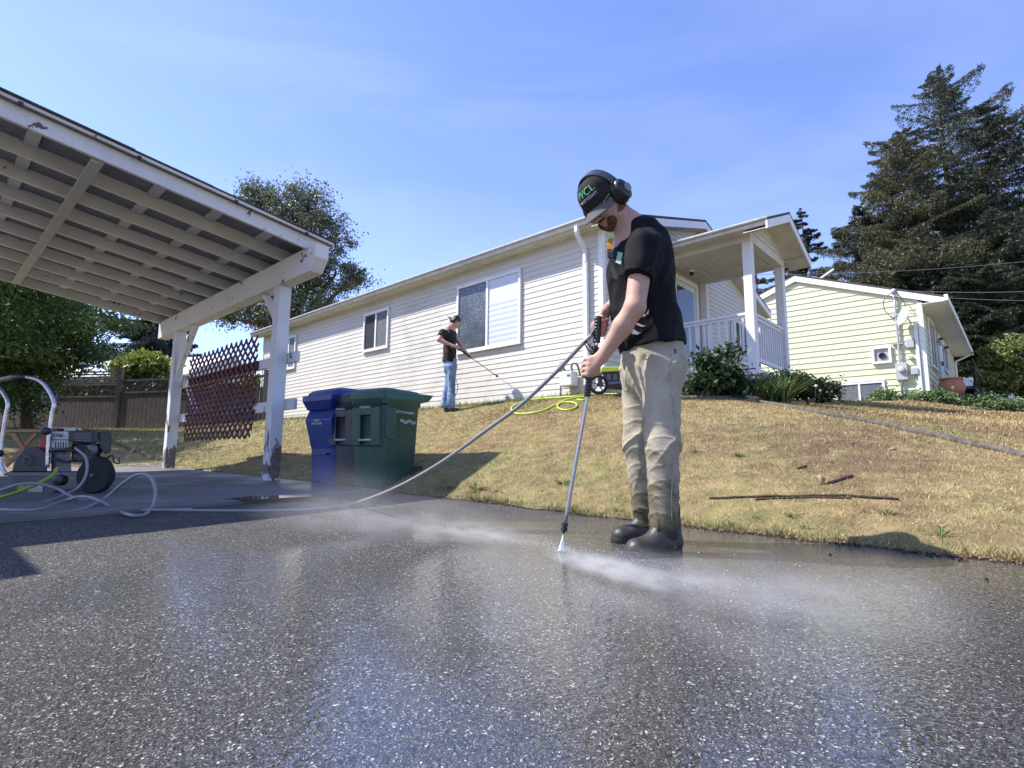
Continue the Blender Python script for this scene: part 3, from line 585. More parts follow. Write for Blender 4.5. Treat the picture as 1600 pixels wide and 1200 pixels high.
# ================================================================ pale yellow house on the hill
M_YEL = siding_mat('pale_yellow_siding', (.61, .625, .42), .08); M_YTR = mat('yellow_house_trim', (.75, .76, .74), .5, .05, dirt=.1)
h2 = thing('yellow_house', 'pale yellow sided house on the rise with basement window and white fascia', 'house', Q(5, 22, 2.3))
V0, V1, X0, X1 = 1.9, 8.8, 20.5, 31; VR = (V0+V1)/2; S2 = .385
def z2(u): return 5.40+S2*(min(u, V0+V1-u)-1.3)
f2 = Fr(Q(0, X0, 0), U, -W)
def ext2(z):
    k = z2(V0)-.2; return (V0, V1) if z <= k else (V0+(z-k)/S2, V1-(z-k)/S2)
mb = siding(MB(), f2, 1.9, z2(VR)-.22, .19, .022, ext2, seg=3.6); mb.uwz(V0, V1, X0+.01, X1, 1.5, 5.35); mb.prism([Q(V0, X0+.01, 5.3), Q(V1, X0+.01, 5.3), Q(VR, X0+.01, z2(VR)-.2)], W*10); mb.build('front_wall', M_YEL, h2)
f3 = Fr(Q(V0, 0, 0), W, -U); mb = siding(MB(), f3, 1.9, 5.36, .19, .022, lambda z: (X0, X1)); mb.build('side_wall', M_YEL, h2)
MB().uwz(V0-.03, V0+.1, X0-.03, X0+.1, 2.0, 5.33).build('corner_board', M_YTR, h2)
for s in (0, 1):
    f = (lambda u: u) if s == 0 else (lambda u: V0+V1-u); P0, P1 = Q(f(1.3), X0-.10, z2(1.3)), Q(VR, X0-.10, z2(VR))
    MB().par(P0-Z*.06, W*12, P1-P0, Z*.07).build('roof', M_SHING, h2); MB().par(P0-Z*.25, W*.04, P1-P0, Z*.19).build('rake_fascia', M_YTR, h2)
    MB().par(Q(f(1.32), X0-.058, z2(1.32)-.235), W*.05, (P1-P0)*.97, Z*.015).build('rake_soffit', M_YTR, h2)
MB().uwz(1.3, V0-.02, X0-.3, X1+.6, 5.20, 5.22).build('soffit', M_YTR, h2); MB().uwz(1.22, 1.31, X0-.35, X1+.6, 5.2, 5.38).build('gutter', M_YTR, h2)
mb = MB(); mb.bar(Q(1.27, X1+.2, 5.2), Q(1.85, X1+.1, 4.9), .07); mb.bar(Q(1.85, X1+.1, 4.9), Q(1.85, X1+.1, 2.4), .07); mb.build('downspout', M_YTR, h2)
f2o = Fr(Q(0, X0-.022, 0), U, -W); f3o = Fr(Q(V0-.022, 0, 0), W, -U)
window(f2o, 2.98, 4.36, 2.36, 3.02, h2, ('curtain', 'curtain'), fwid=.07)
window(f3o, 21.6, 23.2, 3.5, 5.1, h2, ('curtain', 'curtain'), fwid=.08); window(f3o, 26.0, 27.4, 3.9, 5.0, h2, ('dark', 'curtain'), fwid=.08)
dm = MB(); f3o.box(dm, 24.2, 25.2, 2.9, 5.0, 0, .05); dd_ = dm.build('door', M_YTR, h2); f3o.box(MB(), 24.3, 24.34, 3.85, 4.0, .05, .12).build('handle', mat('door_knob', (.1, .09, .07), .3), dd_)
M_BLK = mat('black_metal', (.02, .02, .022), .4, .2)
# exhaust vent
v_ = thing('wall_vent', 'square white wall vent with dark round outlet above the basement window', 'vent', Q(2.95, X0-.05, 3.7)); mb = MB()
for (a, b, c, d) in ((2.74, 3.26, 4.02, 4.09), (2.74, 3.26, 3.55, 3.62), (2.74, 2.81, 3.62, 4.02), (3.19, 3.26, 3.62, 4.02)): f2o.box(mb, a, b, c, d, 0, .08)
mb.build('frame', M_YTR, v_); f2o.box(MB(), 2.81, 3.19, 3.62, 4.02, 0, .02).build('back_plate', mat('vent_grey', (.4, .4, .4), .5), v_)
MB().lathe([(.09, 0), (.1, .05), (.07, .05), (.06, .02), (.02, .02)], f2o.p(2.98, 3.79, .02), -W, 20).build('outlet', M_BLK, v_, smooth='auto')
# service mast with weatherhead, meter and boxes
M_GALV = mat('galvanised_steel', (.42, .43, .45), .45, .12, 10, metal=.3); M_GBOX = mat('grey_enclosure', (.40, .41, .41), .5, .08)
ms = thing('service_mast', 'grey electric service mast and round meter box on the yellow wall', 'electric meter', Q(2.5, X0-.05, 2.6))
MB().tube([f2o.p(2.54, z, .07) for z in (2.45, 3.2, 4.2, 5.3, 5.72)], .035, 10).build('conduit', M_GALV, ms, smooth=True); MB().lathe([(.05, 0), (.08, .05), (.07, .13), (.02, .17)], f2o.p(2.54, 5.70, .08), Z, 14).build('weatherhead', M_GALV, ms, smooth=True)
f2o.box(MB(), 2.36, 2.66, 2.98, 3.5, .0, .13).build('meter_box', M_GBOX, ms, bevel=.01); MB().lathe([(.09, 0), (.09, .05), (.075, .09), (.04, .1)], f2o.p(2.51, 3.3, .13), -W, 18).build('meter_glass', mat('meter_glass', (.55, .57, .58), .15), ms, smooth='auto')
for z0 in (4.1, 5.0): f2o.box(MB(), 2.42, 2.70, z0, z0+.03, .0, .1).build('bracket', M_GALV, ms)
mb = MB(); mb.tube(spline([f2o.p(2.50, 5.78, .14), f2o.p(2.78, 5.55, .2), f2o.p(2.8, 5.2, .12), f2o.p(2.62, 4.95, .06)], 6), .012, 6); mb.tube(spline([f2o.p(2.50, 5.78, .14), f2o.p(2.3, 5.4, .2), f2o.p(2.25, 5.15, .05)], 6), .012, 6); mb.build('service_cable', M_BLK, ms)
bx = thing('cable_box', 'small grey utility boxes beside the white downpipe on the yellow wall', 'utility box', Q(2.2, X0-.05, 3)); 
for (a, b, c, d) in ((2.10, 2.28, 3.12, 3.32), (2.14, 2.34, 3.95, 4.22), (2.2, 2.3, 3.6, 3.7)): f2o.box(MB(), a, b, c, d, 0, .11).build('box', M_GBOX, bx, bevel=.01)
f2o.box(MB(), 2.03, 2.12, 2.2, 4.75, .0, .07).build('downspout', M_YTR, h2, bevel=.01)
ds_ = thing('satellite_dish', 'small pale satellite dish mounted beside the service mast on the yellow wall', 'satellite dish', Q(2.3, X0-.1, 4.7)); dn = -W*.50+U*.72+Z*.30; dn = dn/np.linalg.norm(dn); dc = f2o.p(2.30, 4.88, .40)
MB().lathe([(.001, -.06), (.12, -.045), (.22, -.01), (.29, .035), (.292, .028), (.22, -.02), (.12, -.055), (.001, -.07)], dc, dn, 28).build('reflector', mat('dish_grey', (.62, .65, .70), .35), ds_, smooth=True)
mb = MB().tube([dc-dn*.07, dc-dn*.2-Z*.15, f2o.p(2.25, 4.55, .0)], .02, 8); mb.build('bracket', M_GALV, ds_); mb = MB().tube([dc-Z*.26, dc+dn*.32-Z*.12], .012, 6); mb.lathe([(.03, 0), (.04, .08), (.02, .1)], dc+dn*.25-Z*.12, dn, 10); mb.build('feed_arm', M_GALV, ds_)
for w_ in (23.7, 24.05):
    lt = thing('wall_lantern', 'black wall lantern %s beside the side door of the yellow house' % ('left' if w_ < 24 else 'right'), 'lantern', f3o.p(w_+ (0 if w_ < 24 else 1.6), 4.6, .05)); c = f3o.p(w_ + (0 if w_ < 24 else 1.6), 4.55, .14)
    MB().lathe([(.02, .2), (.09, .13), (.08, .12), (.08, .10)], c, Z, 8).build('cap', M_BLK, lt); MB().lathe([(.06, -.08), (.075, .10)], c, Z, 8).build('glass', mat('lantern_glass', (.5, .5, .45), .2), lt); MB().bar(c+U*.14+Z*.05, c+Z*.05, .03).build('arm', M_BLK, lt)
# small roof-top antenna
an = thing('roof_antenna', 'small white plastic roof vent cap on the ridge of the yellow house', 'roof vent', Q(4.7, 21, 6.9)); mb = MB(); b = Q(4.62, 20.6, z2(4.62)); mb.bar(b, b+Z*.25-U*.45, .12, .05); mb.build('cap', M_YTR, an); MB().bar(b-U*.0, b+Z*.1+U*.25, .09).build('base', M_YTR, an)
# side deck of the yellow house with railing
dk = thing('side_deck', 'blue grey raised deck with thin black railing beside the yellow house', 'deck', Q(1.4, 25, 2.4)); M_DK = mat('blue_grey_boards', (.10, .14, .20), .7, .2, 10)
mb = MB(); x = 24.0
while x < 30: mb.uwz(.95, 1.0, x, x+.13, 2.2, 3.05); x += .14
mb.uwz(1.0, 1.86, 24, 30, 2.95, 3.05); mb.build('boards', M_DK, dk); mb = MB()
for i in range(13): mb.bar(Q(.98, 24+i*.5, 3.05), Q(.98, 24+i*.5, 3.95), .03)
mb.bar(Q(.98, 24, 3.95), Q(.98, 30, 3.95), .05); mb.build('railing', M_BLK, dk)
# white plank fence right of the yellow house
wf = thing('plank_fence', 'white vertical plank fence between the yellow house and the right hand bush', 'fence', at(1560, 600, 24)*np.array([1, 1, 0])+Z*2.4); mb = MB()
a, b = at(1505, 590, 25.5), at(1640, 590, 25.5); a[2] = b[2] = 0; n = 34
for i in range(n):
    p = a+(b-a)*(i/n); g = gz(p); mb.par(p+Z*(g-.1), (b-a)/n*.88, np.array([0, .02, 0]), Z*(1.5+.03*math.sin(i*5)))
mb.build('planks', mat('white_planks', (.68, .70, .74), .6, .2, 6), wf)
tp = thing('terracotta_pot', 'large round terracotta jar standing in green ground cover by the yellow house', 'plant pot', at(1488, 628, 17.5)); pb = at(1489, 624, 17.0); pb[2] = at(1489, 591, 17.0)[2]-.70
MB().lathe([(.16, 0), (.25, .12), (.335, .34), (.34, .46), (.29, .58), (.255, .63), (.30, .66), (.30, .70), (.24, .70), (.22, .6), (.2, .2)], pb, Z, 32).build('jar', mat('terracotta', (.42, .17, .10), .75, .15, 6, bump=.2), tp, smooth='auto')
# ================================================================ wheeled bins
def text_mesh(txt, size, extr=.001):
    c = bpy.data.curves.new('t', 'FONT'); c.body = txt; c.size = size; c.extrude = extr; c.align_x = 'CENTER'; c.align_y = 'CENTER'
    o = bpy.data.objects.new('t', c); sc.collection.objects.link(o); dg = bpy.context.evaluated_depsgraph_get(); me = bpy.data.meshes.new_from_object(o.evaluated_get(dg))
    v = np.array([tuple(p.co) for p in me.vertices]); f = [tuple(p.vertices) for p in me.polygons]; bpy.data.objects.remove(o); return v, f
def place_text(txt, size, O, X, Yv, N, material, name, parent, squash=1):
    v, f = text_mesh(txt, size); P = O+np.outer(v[:, 0]*squash, X)+np.outer(v[:, 1], Yv)+np.outer(v[:, 2]+.002, N)
    return MB().add(P, f).build(name, material, parent)
M_LET = mat('white_lettering', (.55, .58, .6), .6, .15, 60)
def bin_(name, label, corner, ang, sc_, body_m, lid_m, style, texts):
    # corner = near bottom corner; a = direction of the side face (depth), b = direction of the front face (width)
    a = np.array([math.cos(ang), math.sin(ang), 0]); b = np.array([-math.sin(ang), math.cos(ang), 0]); g = gz(corner); o = np.array([corner[0], corner[1], max(g, .032*corner[1])])
    d0, d1, w0, w1, H = .54*sc_, .62*sc_, .45*sc_, .51*sc_, 1.07*sc_; ctr = o+a*d0/2+b*w0/2; root = thing(name, label, 'wheelie bin', ctr, 'wheeled bins beside the carport post')
    def ring(z, dd, ww, r=.05, sh=0):
        out = []
        for cx, cy, s in ((1, 1, 0), (-1, 1, 1), (-1, -1, 2), (1, -1, 3)):
            for k in range(5):
                t = (s+k/4)*math.pi/2; out.append(ctr+a*(cx*(dd/2-r)+r*math.cos(t)+sh)+b*(cy*(ww/2-r)+r*math.sin(t))+Z*z)
        return out
    # body, front upper half stands proud
    R = []
    for z in (0.02, .05, .50*H, .505*H, .88*H, .90*H, H):
        f = z/H; dd = d0+(d1-d0)*f; ww = w0+(w1-w0)*f; r = .05
        if z > .88*H: dd += .03; ww += .03
        R.append(ring(z, dd, ww, r, sh=.0))
    bo = MB().loft(R).build('body', body_m, root, smooth='auto')
    def face(z): f = z/H; return (d0+(d1-d0)*f)/2
    # proud upper panel on the front with the recess and grab bar
    fa = -a; zf = lambda z, n=0: ctr+fa*(face(z)+n)+Z*z
    mb = MB(); hw = .185*sc_; zt, zb_, n0 = .86*H, .46*H, .038
    if style != 'blue':
        for (x0, x1, za, zc) in ((-hw-.02, -.072, zb_, zt), (.072, hw+.02, zb_, zt), (-.072, .072, .78*H, zt), (-.072, .072, zb_, .47*H)):
            mb.add([zf(za, -.02)+b*x0, zf(za, -.02)+b*x1, zf(zc, -.02)+b*x1, zf(zc, -.02)+b*x0, zf(za, n0)+b*x0, zf(za, n0)+b*x1, zf(zc, n0)+b*x1, zf(zc, n0)+b*x0], [(0, 1, 2, 3), (4, 7, 6, 5), (0, 4, 5, 1), (1, 5, 6, 2), (2, 6, 7, 3), (3, 7, 4, 0)])
        mb.build('lift_pocket', body_m, root, bevel=.008); MB().tube([zf(.52*H, n0*.9)+b*-.085, zf(.52*H, n0*.9)+b*.085], .013, 10).build('grab_bar', M_GALV, root, smooth=True)
    else:
        mb.add([zf(.40*H, .0)+b*-.2, zf(.40*H, .0)+b*.2, zf(.72*H, .06)+b*.24, zf(.72*H, .06)+b*-.24, zf(.9*H, -.02)+b*.24, zf(.9*H, -.02)+b*-.24, zf(.40*H, -.05)+b*.2, zf(.40*H, -.05)+b*-.2], [(0, 1, 2, 3), (3, 2, 4, 5), (1, 6, 4, 2), (7, 0, 3, 5), (0, 7, 6, 1)]).build('lift_pocket', body_m, root, bevel=.01)
        mb = MB().par(zf(.34*H, .0)+b*-.13, b*.26, fa*.04, Z*.02); mb.build('grab_bar', body_m, root)
    # side reinforcing panel edge
    if style != 'blue':
        sd = lambda z, x, n: ctr-b*((w0+(w1-w0)*z/H)/2+n)+a*x+Z*z
        MB().add([sd(.55*H, -face(.55*H)+.02, .006), sd(.52*H, -.12, .010), sd(.86*H, -.10, .010), sd(.86*H, -face(.86*H)+.02, .006)]+[sd(.55*H, -face(.55*H)+.02, -.02), sd(.52*H, -.12, -.02), sd(.86*H, -.10, -.02), sd(.86*H, -face(.86*H)+.02, -.02)], [(0, 1, 2, 3), (7, 6, 5, 4), (0, 4, 5, 1), (1, 5, 6, 2), (2, 6, 7, 3), (3, 7, 4, 0)]).build('side_panel', body_m, root, bevel=.004)
    # lid
    L = []; zl = H; ex = .05
    for (z, e) in ((zl-.045, .045), (zl+.02, .055), (zl+.035, .03), (zl+.065, -.05), (zl+.075, -.16)):
        L.append([p+Z*(.0) for p in ring(z, d1+e+(.04 if e > 0 else .02), w1+e*.8, .05, sh=.015)])
    MB().loft(L).build('lid', lid_m, root, smooth='auto')
    hx = ctr+a*(d1/2+.10)+Z*(zl); MB().add([hx+b*-.22-a*.06-Z*.05, hx+b*.22-a*.06-Z*.05, hx+b*.22+a*.06-Z*.02, hx+b*-.22+a*.06-Z*.02, hx+b*-.24-a*.1+Z*.05, hx+b*.24-a*.1+Z*.05, hx+b*.24+a*.12+Z*.055, hx+b*-.24+a*.12+Z*.055], [(0, 3, 2, 1), (4, 5, 6, 7), (0, 1, 5, 4), (1, 2, 6, 5), (2, 3, 7, 6), (3, 0, 4, 7)]).build('handle', lid_m, root, bevel=.012)
    if style == 'blue':                              # ribbed hood over the front
        mb = MB(); f0 = zf(H, .02)
        pr = [(-.31, 0)]; hd = [(.27, .06, -.01), (.265, .06, -.07), (.22, .02, -.17)]
        vs = []
        for (hw_, n, dz) in hd: vs += [f0+fa*n+b*-hw_+Z*dz, f0+fa*n+b*hw_+Z*dz]
        for (hw_, n, dz) in hd: vs += [f0-fa*.12+b*-hw_+Z*dz, f0-fa*.12+b*hw_+Z*dz]
        mb.add(vs, [(0, 1, 3, 2), (2, 3, 5, 4), (0, 2, 8, 6), (2, 4, 10, 8), (1, 7, 9, 3), (3, 9, 11, 5), (0, 6, 7, 1), (4, 5, 11, 10)])
        for k in range(9): x = -.22+k*.055; mb.bar(f0+fa*.061+b*x-Z*.07, f0+fa*.023+b*x*.88-Z*.168, .010)
        mb.build('hood', lid_m, root, bevel=.006)
        MB().loft([ring(zl+.05, d1*.6, w1*.7, .04), ring(zl+.085, d1*.55, w1*.65, .04), ring(zl+.095, d1*.4, w1*.5, .04)]).build('lid_top', lid_m, root, smooth='auto')
    for s in (-1, 1):
        wc = ctr+a*(d0/2+.03)+b*s*(w0/2+.0)+Z*.125; wh = MB().lathe([(.02, -.03), (.11, -.03), (.125, -.02), (.125, .02), (.11, .03), (.02, .03)], wc, b, 24).build('wheel', mat('black_rubber', (.02, .02, .02), .8), root, smooth='auto')
    for (txt, size, side, x, z, m, sq) in texts:
        if side == 'front': place_text(txt, size, zf(z, n0+.004 if style != 'blue' else .058)+b*x, -b, Z+fa*.08, fa, m, 'lettering', root, sq)
        else: place_text(txt, size, ctr-b*((w0+(w1-w0)*z/H)/2+.008)+a*x+Z*z, a, Z-b*.05, -b, m, 'lettering', root, sq)
    if style == 'green':                             # wave emblem
        for k, (dx, ph) in enumerate(((0, 0), (.012, .018))):
            pts = [ctr-b*((w0+(w1-w0)*.76)/2+.013)+a*(.065+dx+(i/24-.5)*.24)+Z*(.735*H-ph+.010*math.sin(i/24*12.6+k*.7)) for i in range(25)]; mb = MB()
            for p, q in zip(pts[:-1], pts[1:]): mb.bar(p, q+(q-p)*.1, .003, .008, up=Z)
            mb.build('wave_emblem', M_LET, root)
    return root
def plast(n, c): return mat(n, c, .45, .12, 12, bump=.15, bscale=90, dirt=.35, dcol=tuple(x*1.6+.02 for x in c), dscale=9)
M_GRN = plast('dark_green_plastic', (.010, .058, .040)); M_BLU = plast('blue_plastic', (.004, .030, .17)); M_KBIN = plast('black_plastic', (.030, .030, .042))
M_GLID = plast('green_lid_plastic', (.014, .078, .052))
c0 = np.array([-1.285, 5.60, 0]); ang = math.radians(60)
bin_('green_bin', 'dark green wheelie bin with white wave emblem on its side, nearest the camera', c0, ang, .91, M_GRN, M_GLID, 'green', [('CITY OF NANAIMO', .036, 'side', .03, .80, M_LET, .9), ('ORGANICS', .03, 'front', 0, .84, M_LET, 1)])
ai = np.array([math.cos(ang), math.sin(ang), 0]); bi = np.array([-math.sin(ang), math.cos(ang), 0])
bin_('black_bin', 'black wheelie bin squeezed between the green and the blue bin', c0+bi*.49+ai*.12, ang, .88, M_KBIN, M_KBIN, 'black', [('GARBAGE', .03, 'front', 0, .82, M_LET, 1)])
bin_('blue_bin', 'blue wheelie bin with ribbed lid hood standing next to the carport post', c0+bi*.80+ai*.10, ang-.10, .94, M_BLU, M_BLU, 'blue', [('MIXED\nRECYCLING', .035, 'front', .02, .70, M_LET, 1)])

# ================================================================ gas meter
gm = thing('gas_meter', 'pale grey gas meter with pipes and regulator on the siding wall', 'gas meter', Q(5.5, 7.3, 1.6)); fgm = Fr(Q(0, 7.49, 0), U, -W)
M_MET = mat('meter_grey', (.62, .62, .60), .45, .05); M_PIPE = mat('grey_pipe', (.10, .11, .11), .5, .2); M_REG = mat('regulator_green_grey', (.22, .28, .28), .45, .2)
fgm.box(MB(), 5.34, 5.60, 1.70, 1.95, .03, .22).build('body', M_MET, gm, bevel=.02); fgm.box(MB(), 5.37, 5.43, 1.86, 1.89, .221, .226).build('dial', M_PIPE, gm)
mb = MB(); mb.tube([fgm.p(5.64, z, .12) for z in (1.35, 1.6, 1.93)], .015, 8); mb.tube(spline([fgm.p(5.64, 1.93, .12), fgm.p(5.63, 2.0, .12), fgm.p(5.56, 2.0, .12), fgm.p(5.55, 1.93, .12)], 4), .015, 8); mb.tube(spline([fgm.p(5.40, 1.93, .12), fgm.p(5.41, 2.06, .12), fgm.p(5.34, 2.08, .12), fgm.p(5.30, 2.03, .1), fgm.p(5.30, 1.88, .03)], 5), .017, 8); mb.build('pipes', M_PIPE, gm, smooth=True)
MB().lathe([(.02, -.05), (.055, -.04), (.075, -.005), (.075, .005), (.055, .04), (.02, .05)], fgm.p(5.60, 2.07, .14), (U*.6-W*.8), 20).build('regulator', M_REG, gm, smooth='auto')

# ================================================================ hoses
M_HOSE = mat('grey_hose_rubber', (.22, .225, .23), .38, .1, 30, spec=.6); M_YHOSE = mat('yellow_green_hose', (.48, .62, .05), .4, .08); M_BHOSE = mat('dark_thin_hose', (.06, .07, .05), .5)
def gp(x, y, dz=.009):
    v = ray(x, y); n = np.array([0, -.032, 1.]); return CAM+v*((dz - n @ CAM)/(n @ v))
pts = [at(925, 523, 2.62), at(905, 543, 2.66), at(862, 588, 2.80), at(812, 634, 2.95), at(760, 672, 3.08), at(705, 712, 3.25), at(655, 743, 3.42), at(605, 768, 3.62), at(550, 787, 3.80)]
pts[-1] = gp(548, 788); pts += [gp(495, 795), gp(450, 797), gp(380, 798), gp(300, 797.5), gp(235, 797.5), gp(190, 797), gp(140, 796), gp(90, 797), gp(30, 799), gp(-60, 802)]
tag(MB().tube(spline(pts, 10), .0104, 10).build('pressure_hose', M_HOSE, smooth=True), 'long grey pressure hose rising from the drive to the man\'s spray gun', 'hose')
def Yat(x, y, Y, dz=0): p = at(x, y, Y); return p
lp = [at(-20, 800, 3.85), gp(20, 804, .02), gp(80, 803, .02), gp(130, 795, .03), at(165, 778, 4.1), at(190, 757, 4.05), at(212, 743, 3.98), at(230, 742, 3.92), at(241, 757, 3.88), at(242, 782, 3.86), gp(228, 803, .01), gp(205, 805, .02), at(180, 796, 3.95), at(150, 780, 4.02), at(125, 776, 4.1), at(100, 783, 4.2), gp(50, 797, .03), gp(-40, 794, .03)]
tag(MB().tube(spline(lp, 10), .0118, 10).build('pressure_hose', M_HOSE, smooth=True), 'grey hose looping up off the concrete beside the pressure washer wheel', 'hose', 'grey hose coils by the pressure washer')
lp = [at(-30, 772, 4.2), at(0, 766, 4.2), at(30, 757, 4.2), at(60, 756, 4.25), at(90, 764, 4.3), at(115, 777, 4.3), at(150, 785, 4.35), gp(200, 793, .012), gp(240, 797, .012), gp(300, 796, .012)]
tag(MB().tube(spline(lp, 10), .0118, 10).build('pressure_hose', M_HOSE, smooth=True), 'grey hose arching in front of the pressure washer base', 'hose', 'grey hose coils by the pressure washer')
lp = [at(118, 700, 4.6), at(134, 715, 4.5), at(135, 740, 4.45), at(122, 762, 4.4), at(100, 773, 4.4), gp(60, 786, .02), gp(0, 786, .02), gp(-50, 786, .02)]
tag(MB().tube(spline(lp, 10), .0095, 10).build('pressure_hose', M_HOSE, smooth=True), 'grey hose curving from the washer pump down to the concrete', 'hose', 'grey hose coils by the pressure washer')
lp = [at(90, 731, 4.45), at(84, 741, 4.4), at(70, 750, 4.35), at(45, 762, 4.3), at(15, 773, 4.3), gp(-25, 783, .02)]
tag(MB().tube(spline(lp, 8), .013, 10).build('water_supply_hose', mat('lime_hose', (.22, .34, .03), .4, .08), smooth=True), 'thick lime green supply hose running into the pressure washer', 'hose')
ylp = [(975, 612), (950, 614), (925, 618), (900, 621), (870, 623), (840, 625), (818, 629), (802, 636), (799, 643), (806, 648), (826, 648), (850, 643), (868, 634), (888, 630), (900, 633), (899, 639), (885, 643), (873, 640), (872, 634), (884, 627), (902, 623), (918, 622), (912, 627), (902, 626)]
yp = []
for x, y in ylp: p = hit(x, y, 3); p[2] += .02; yp.append(p)
tag(MB().tube(spline(yp, 8), .0125, 8).build('garden_hose', M_YHOSE, smooth=True), 'bright yellow green garden hose looped on the dry grass by the siding house', 'hose')

# ================================================================ pressure washer under the carport
M_STEEL = mat('brushed_tube_steel', (.52, .52, .54), .3, .15, 20, metal=.85); M_KP = mat('black_plastic_parts', (.018, .018, .022), .45, .3, 20, bump=.2); M_ENG = mat('cast_alloy', (.13, .13, .14), .5, .25, 30, metal=.6); M_CREAM = mat('cream_tank_paint', (.52, .52, .50), .35, .06); M_REDM = mat('red_paint_metal', (.30, .02, .02), .4); M_TYRE = mat('tyre_rubber', (.016, .016, .018), .85, .3, 40, bump=.3)
YW = 4.87; pwp = lambda x, y, dY=0: at(x, y, YW+dY)
g0 = gp(120, 775, 0); pw = thing('pressure_washer', 'large black and silver petrol pressure washer with two wheels under the carport', 'pressure washer', np.array([-4.0, 4.9, .155]))
for dY, nm in ((-.02, 0), (.42, 1)):
    wc = pwp(150, 744, dY); wc[2] = .032*wc[1]+.03+.152; wo = MB().lathe([(.10, -.04), (.14, -.04), (.152, -.02), (.152, .02), (.14, .04), (.10, .04)], wc, [0, 1, 0], 32).build('wheel', M_TYRE, pw, smooth='auto')
    MB().lathe([(.02, -.046), (.03, -.036), (.1, -.03), (.1, .03), (.03, .036), (.02, .046)], wc, [0, 1, 0], 24).build('rim', M_KP, wo, smooth='auto'); MB().lathe([(.001, -.058), (.015, -.055), (.015, .055), (.001, .058)], wc, [0, 1, 0], 10).build('axle_cap', M_ENG, wo)
for dx, dY in ((0, 0), (-52, .42)):
    P = [pwp(74+dx, 730, dY), pwp(76+dx, 690, dY), pwp(81+dx, 650, dY), pwp(84.5+dx, 630, dY), pwp(74+dx, 607, dY), pwp(60+dx, 594, dY), pwp(40+dx, 589, dY)]
    if dx: P = [pwp(10, 742, dY), pwp(2, 725, dY), pwp(3, 690, dY), pwp(9, 650, dY), pwp(12, 630, dY), pwp(3, 612, dY), pwp(-12, 597, dY)]
    MB().tube(spline(P, 8), .0165, 12).build('handle_tube', M_STEEL, pw, smooth=True); 
    MB().lathe([(.02, -.03), (.034, -.02), (.034, .02), (.02, .03)], P[1]+np.array([-.01, -.03, .09 if dx == 0 else .1]), [0, 1, 0], 14).build('clamp_knob', M_KP, pw, smooth='auto')
MB().tube([pwp(42, 589, 0), pwp(20, 589, .1), pwp(-12, 596, .42)], .022, 12).build('grip', M_KP, pw, smooth=True)
# base plate and skid
q = lambda x, y, dY=0: pwp(x, y, dY)
def slab(pl, y0, y1): return MB().prism([pwp(x, y, y0) for x, y in pl], np.array([(y1-y0)*(np.mean([x for x, y in pl])-800)/865, y1-y0, 0]))
slab([(12, 744), (128, 744), (128, 738), (12, 738)], .0, .45).build('base_frame', M_ENG, pw, bevel=.004)
slab([(18, 744), (100, 744), (86, 768), (78, 773), (40, 773), (30, 768)], -.03, .1).build('front_skid', mat('grey_skid', (.06, .062, .065), .5), pw, bevel=.004)
slab([(42, 758), (68, 758), (66, 769), (44, 769)], -.036, -.031).build('plate_label', mat('pale_label', (.30, .32, .29), .5), pw)
slab([(27, 757), (42, 756), (38, 766), (27, 766)], -.037, -.031).build('green_label', mat('lime_label', (.16, .28, .02), .5), pw)
slab([(18, 738), (24, 716), (38, 700), (60, 698), (72, 706), (74, 738)], .0, .30).build('pump_cover', M_KP, pw, bevel=.012)
mb = MB(); c = pwp(42, 720, -.02); mb.tube([c+np.array([math.cos(a)*.037, 0, math.sin(a)*.037]) for a in np.linspace(0, 6.28, 20)], .004, 6); mb.build('cover_ring', M_ENG, pw)
slab([(80, 700), (108, 698), (112, 738), (80, 738)], .04, .3).build('engine_block', M_ENG, pw, bevel=.01)
for k in range(7): slab([(86+k*4, 690), (88+k*4, 690), (88+k*4, 704), (86+k*4, 704)], .02, .25).build('cooling_fin', M_ENG, pw)
ft = slab([(74, 674), (107, 674), (108, 684), (106, 700), (98, 702), (74, 700)], .02, .30); ft.build('fuel_tank', M_CREAM, pw, bevel=.012); slab([(76, 686), (106, 686), (106, 688), (76, 688)], .014, .02).build('tank_seam', M_ENG, pw)
MB().lathe([(.035, 0), (.038, .012), (.03, .022)], pwp(95, 674, .14), Z, 18).build('fuel_cap', M_KP, pw); slab([(100, 669), (118, 668), (118, 673), (100, 673)], .05, .12).build('spark_lead', mat('yellowish_cap', (.5, .5, .4), .5), pw)
place_text('CO98', .045, pwp(88, 681, .005), np.array([1., 0, 0]), Z, np.array([0, -1., 0]), M_KP, 'lettering', pw)
af = slab([(107, 676), (110, 673), (152, 673), (154, 678), (153, 690), (144, 693), (112, 691), (107, 687)], -.01, .28); af.build('air_filter', M_KP, pw, bevel=.01)
for k in range(5): slab([(118, 677+k*2.6), (143, 677+k*2.6), (143, 678.2+k*2.6), (118, 678.2+k*2.6)], -.018, -.008).build('vent_slot', M_ENG, pw)
slab([(154, 674), (171, 674), (174, 678), (173, 706), (164, 710), (158, 702), (154, 690)], .0, .28).build('muffler', M_KP, pw, bevel=.012)
MB().lathe([(.02, -.04), (.055, -.03), (.055, .03), (.03, .045)], pwp(147, 703, .05), [0, -1, 0], 20).build('flywheel_cover', M_ENG, pw, smooth='auto')
slab([(112, 693), (156, 693), (158, 712), (140, 722), (112, 722)], .06, .28).build('crankcase', mat('dark_cast', (.06, .06, .065), .5, .3, 30, metal=.5), pw, bevel=.012)
slab([(62, 684), (74, 684), (72, 706), (60, 706)], .05, .2).build('red_panel', M_REDM, pw, bevel=.004)
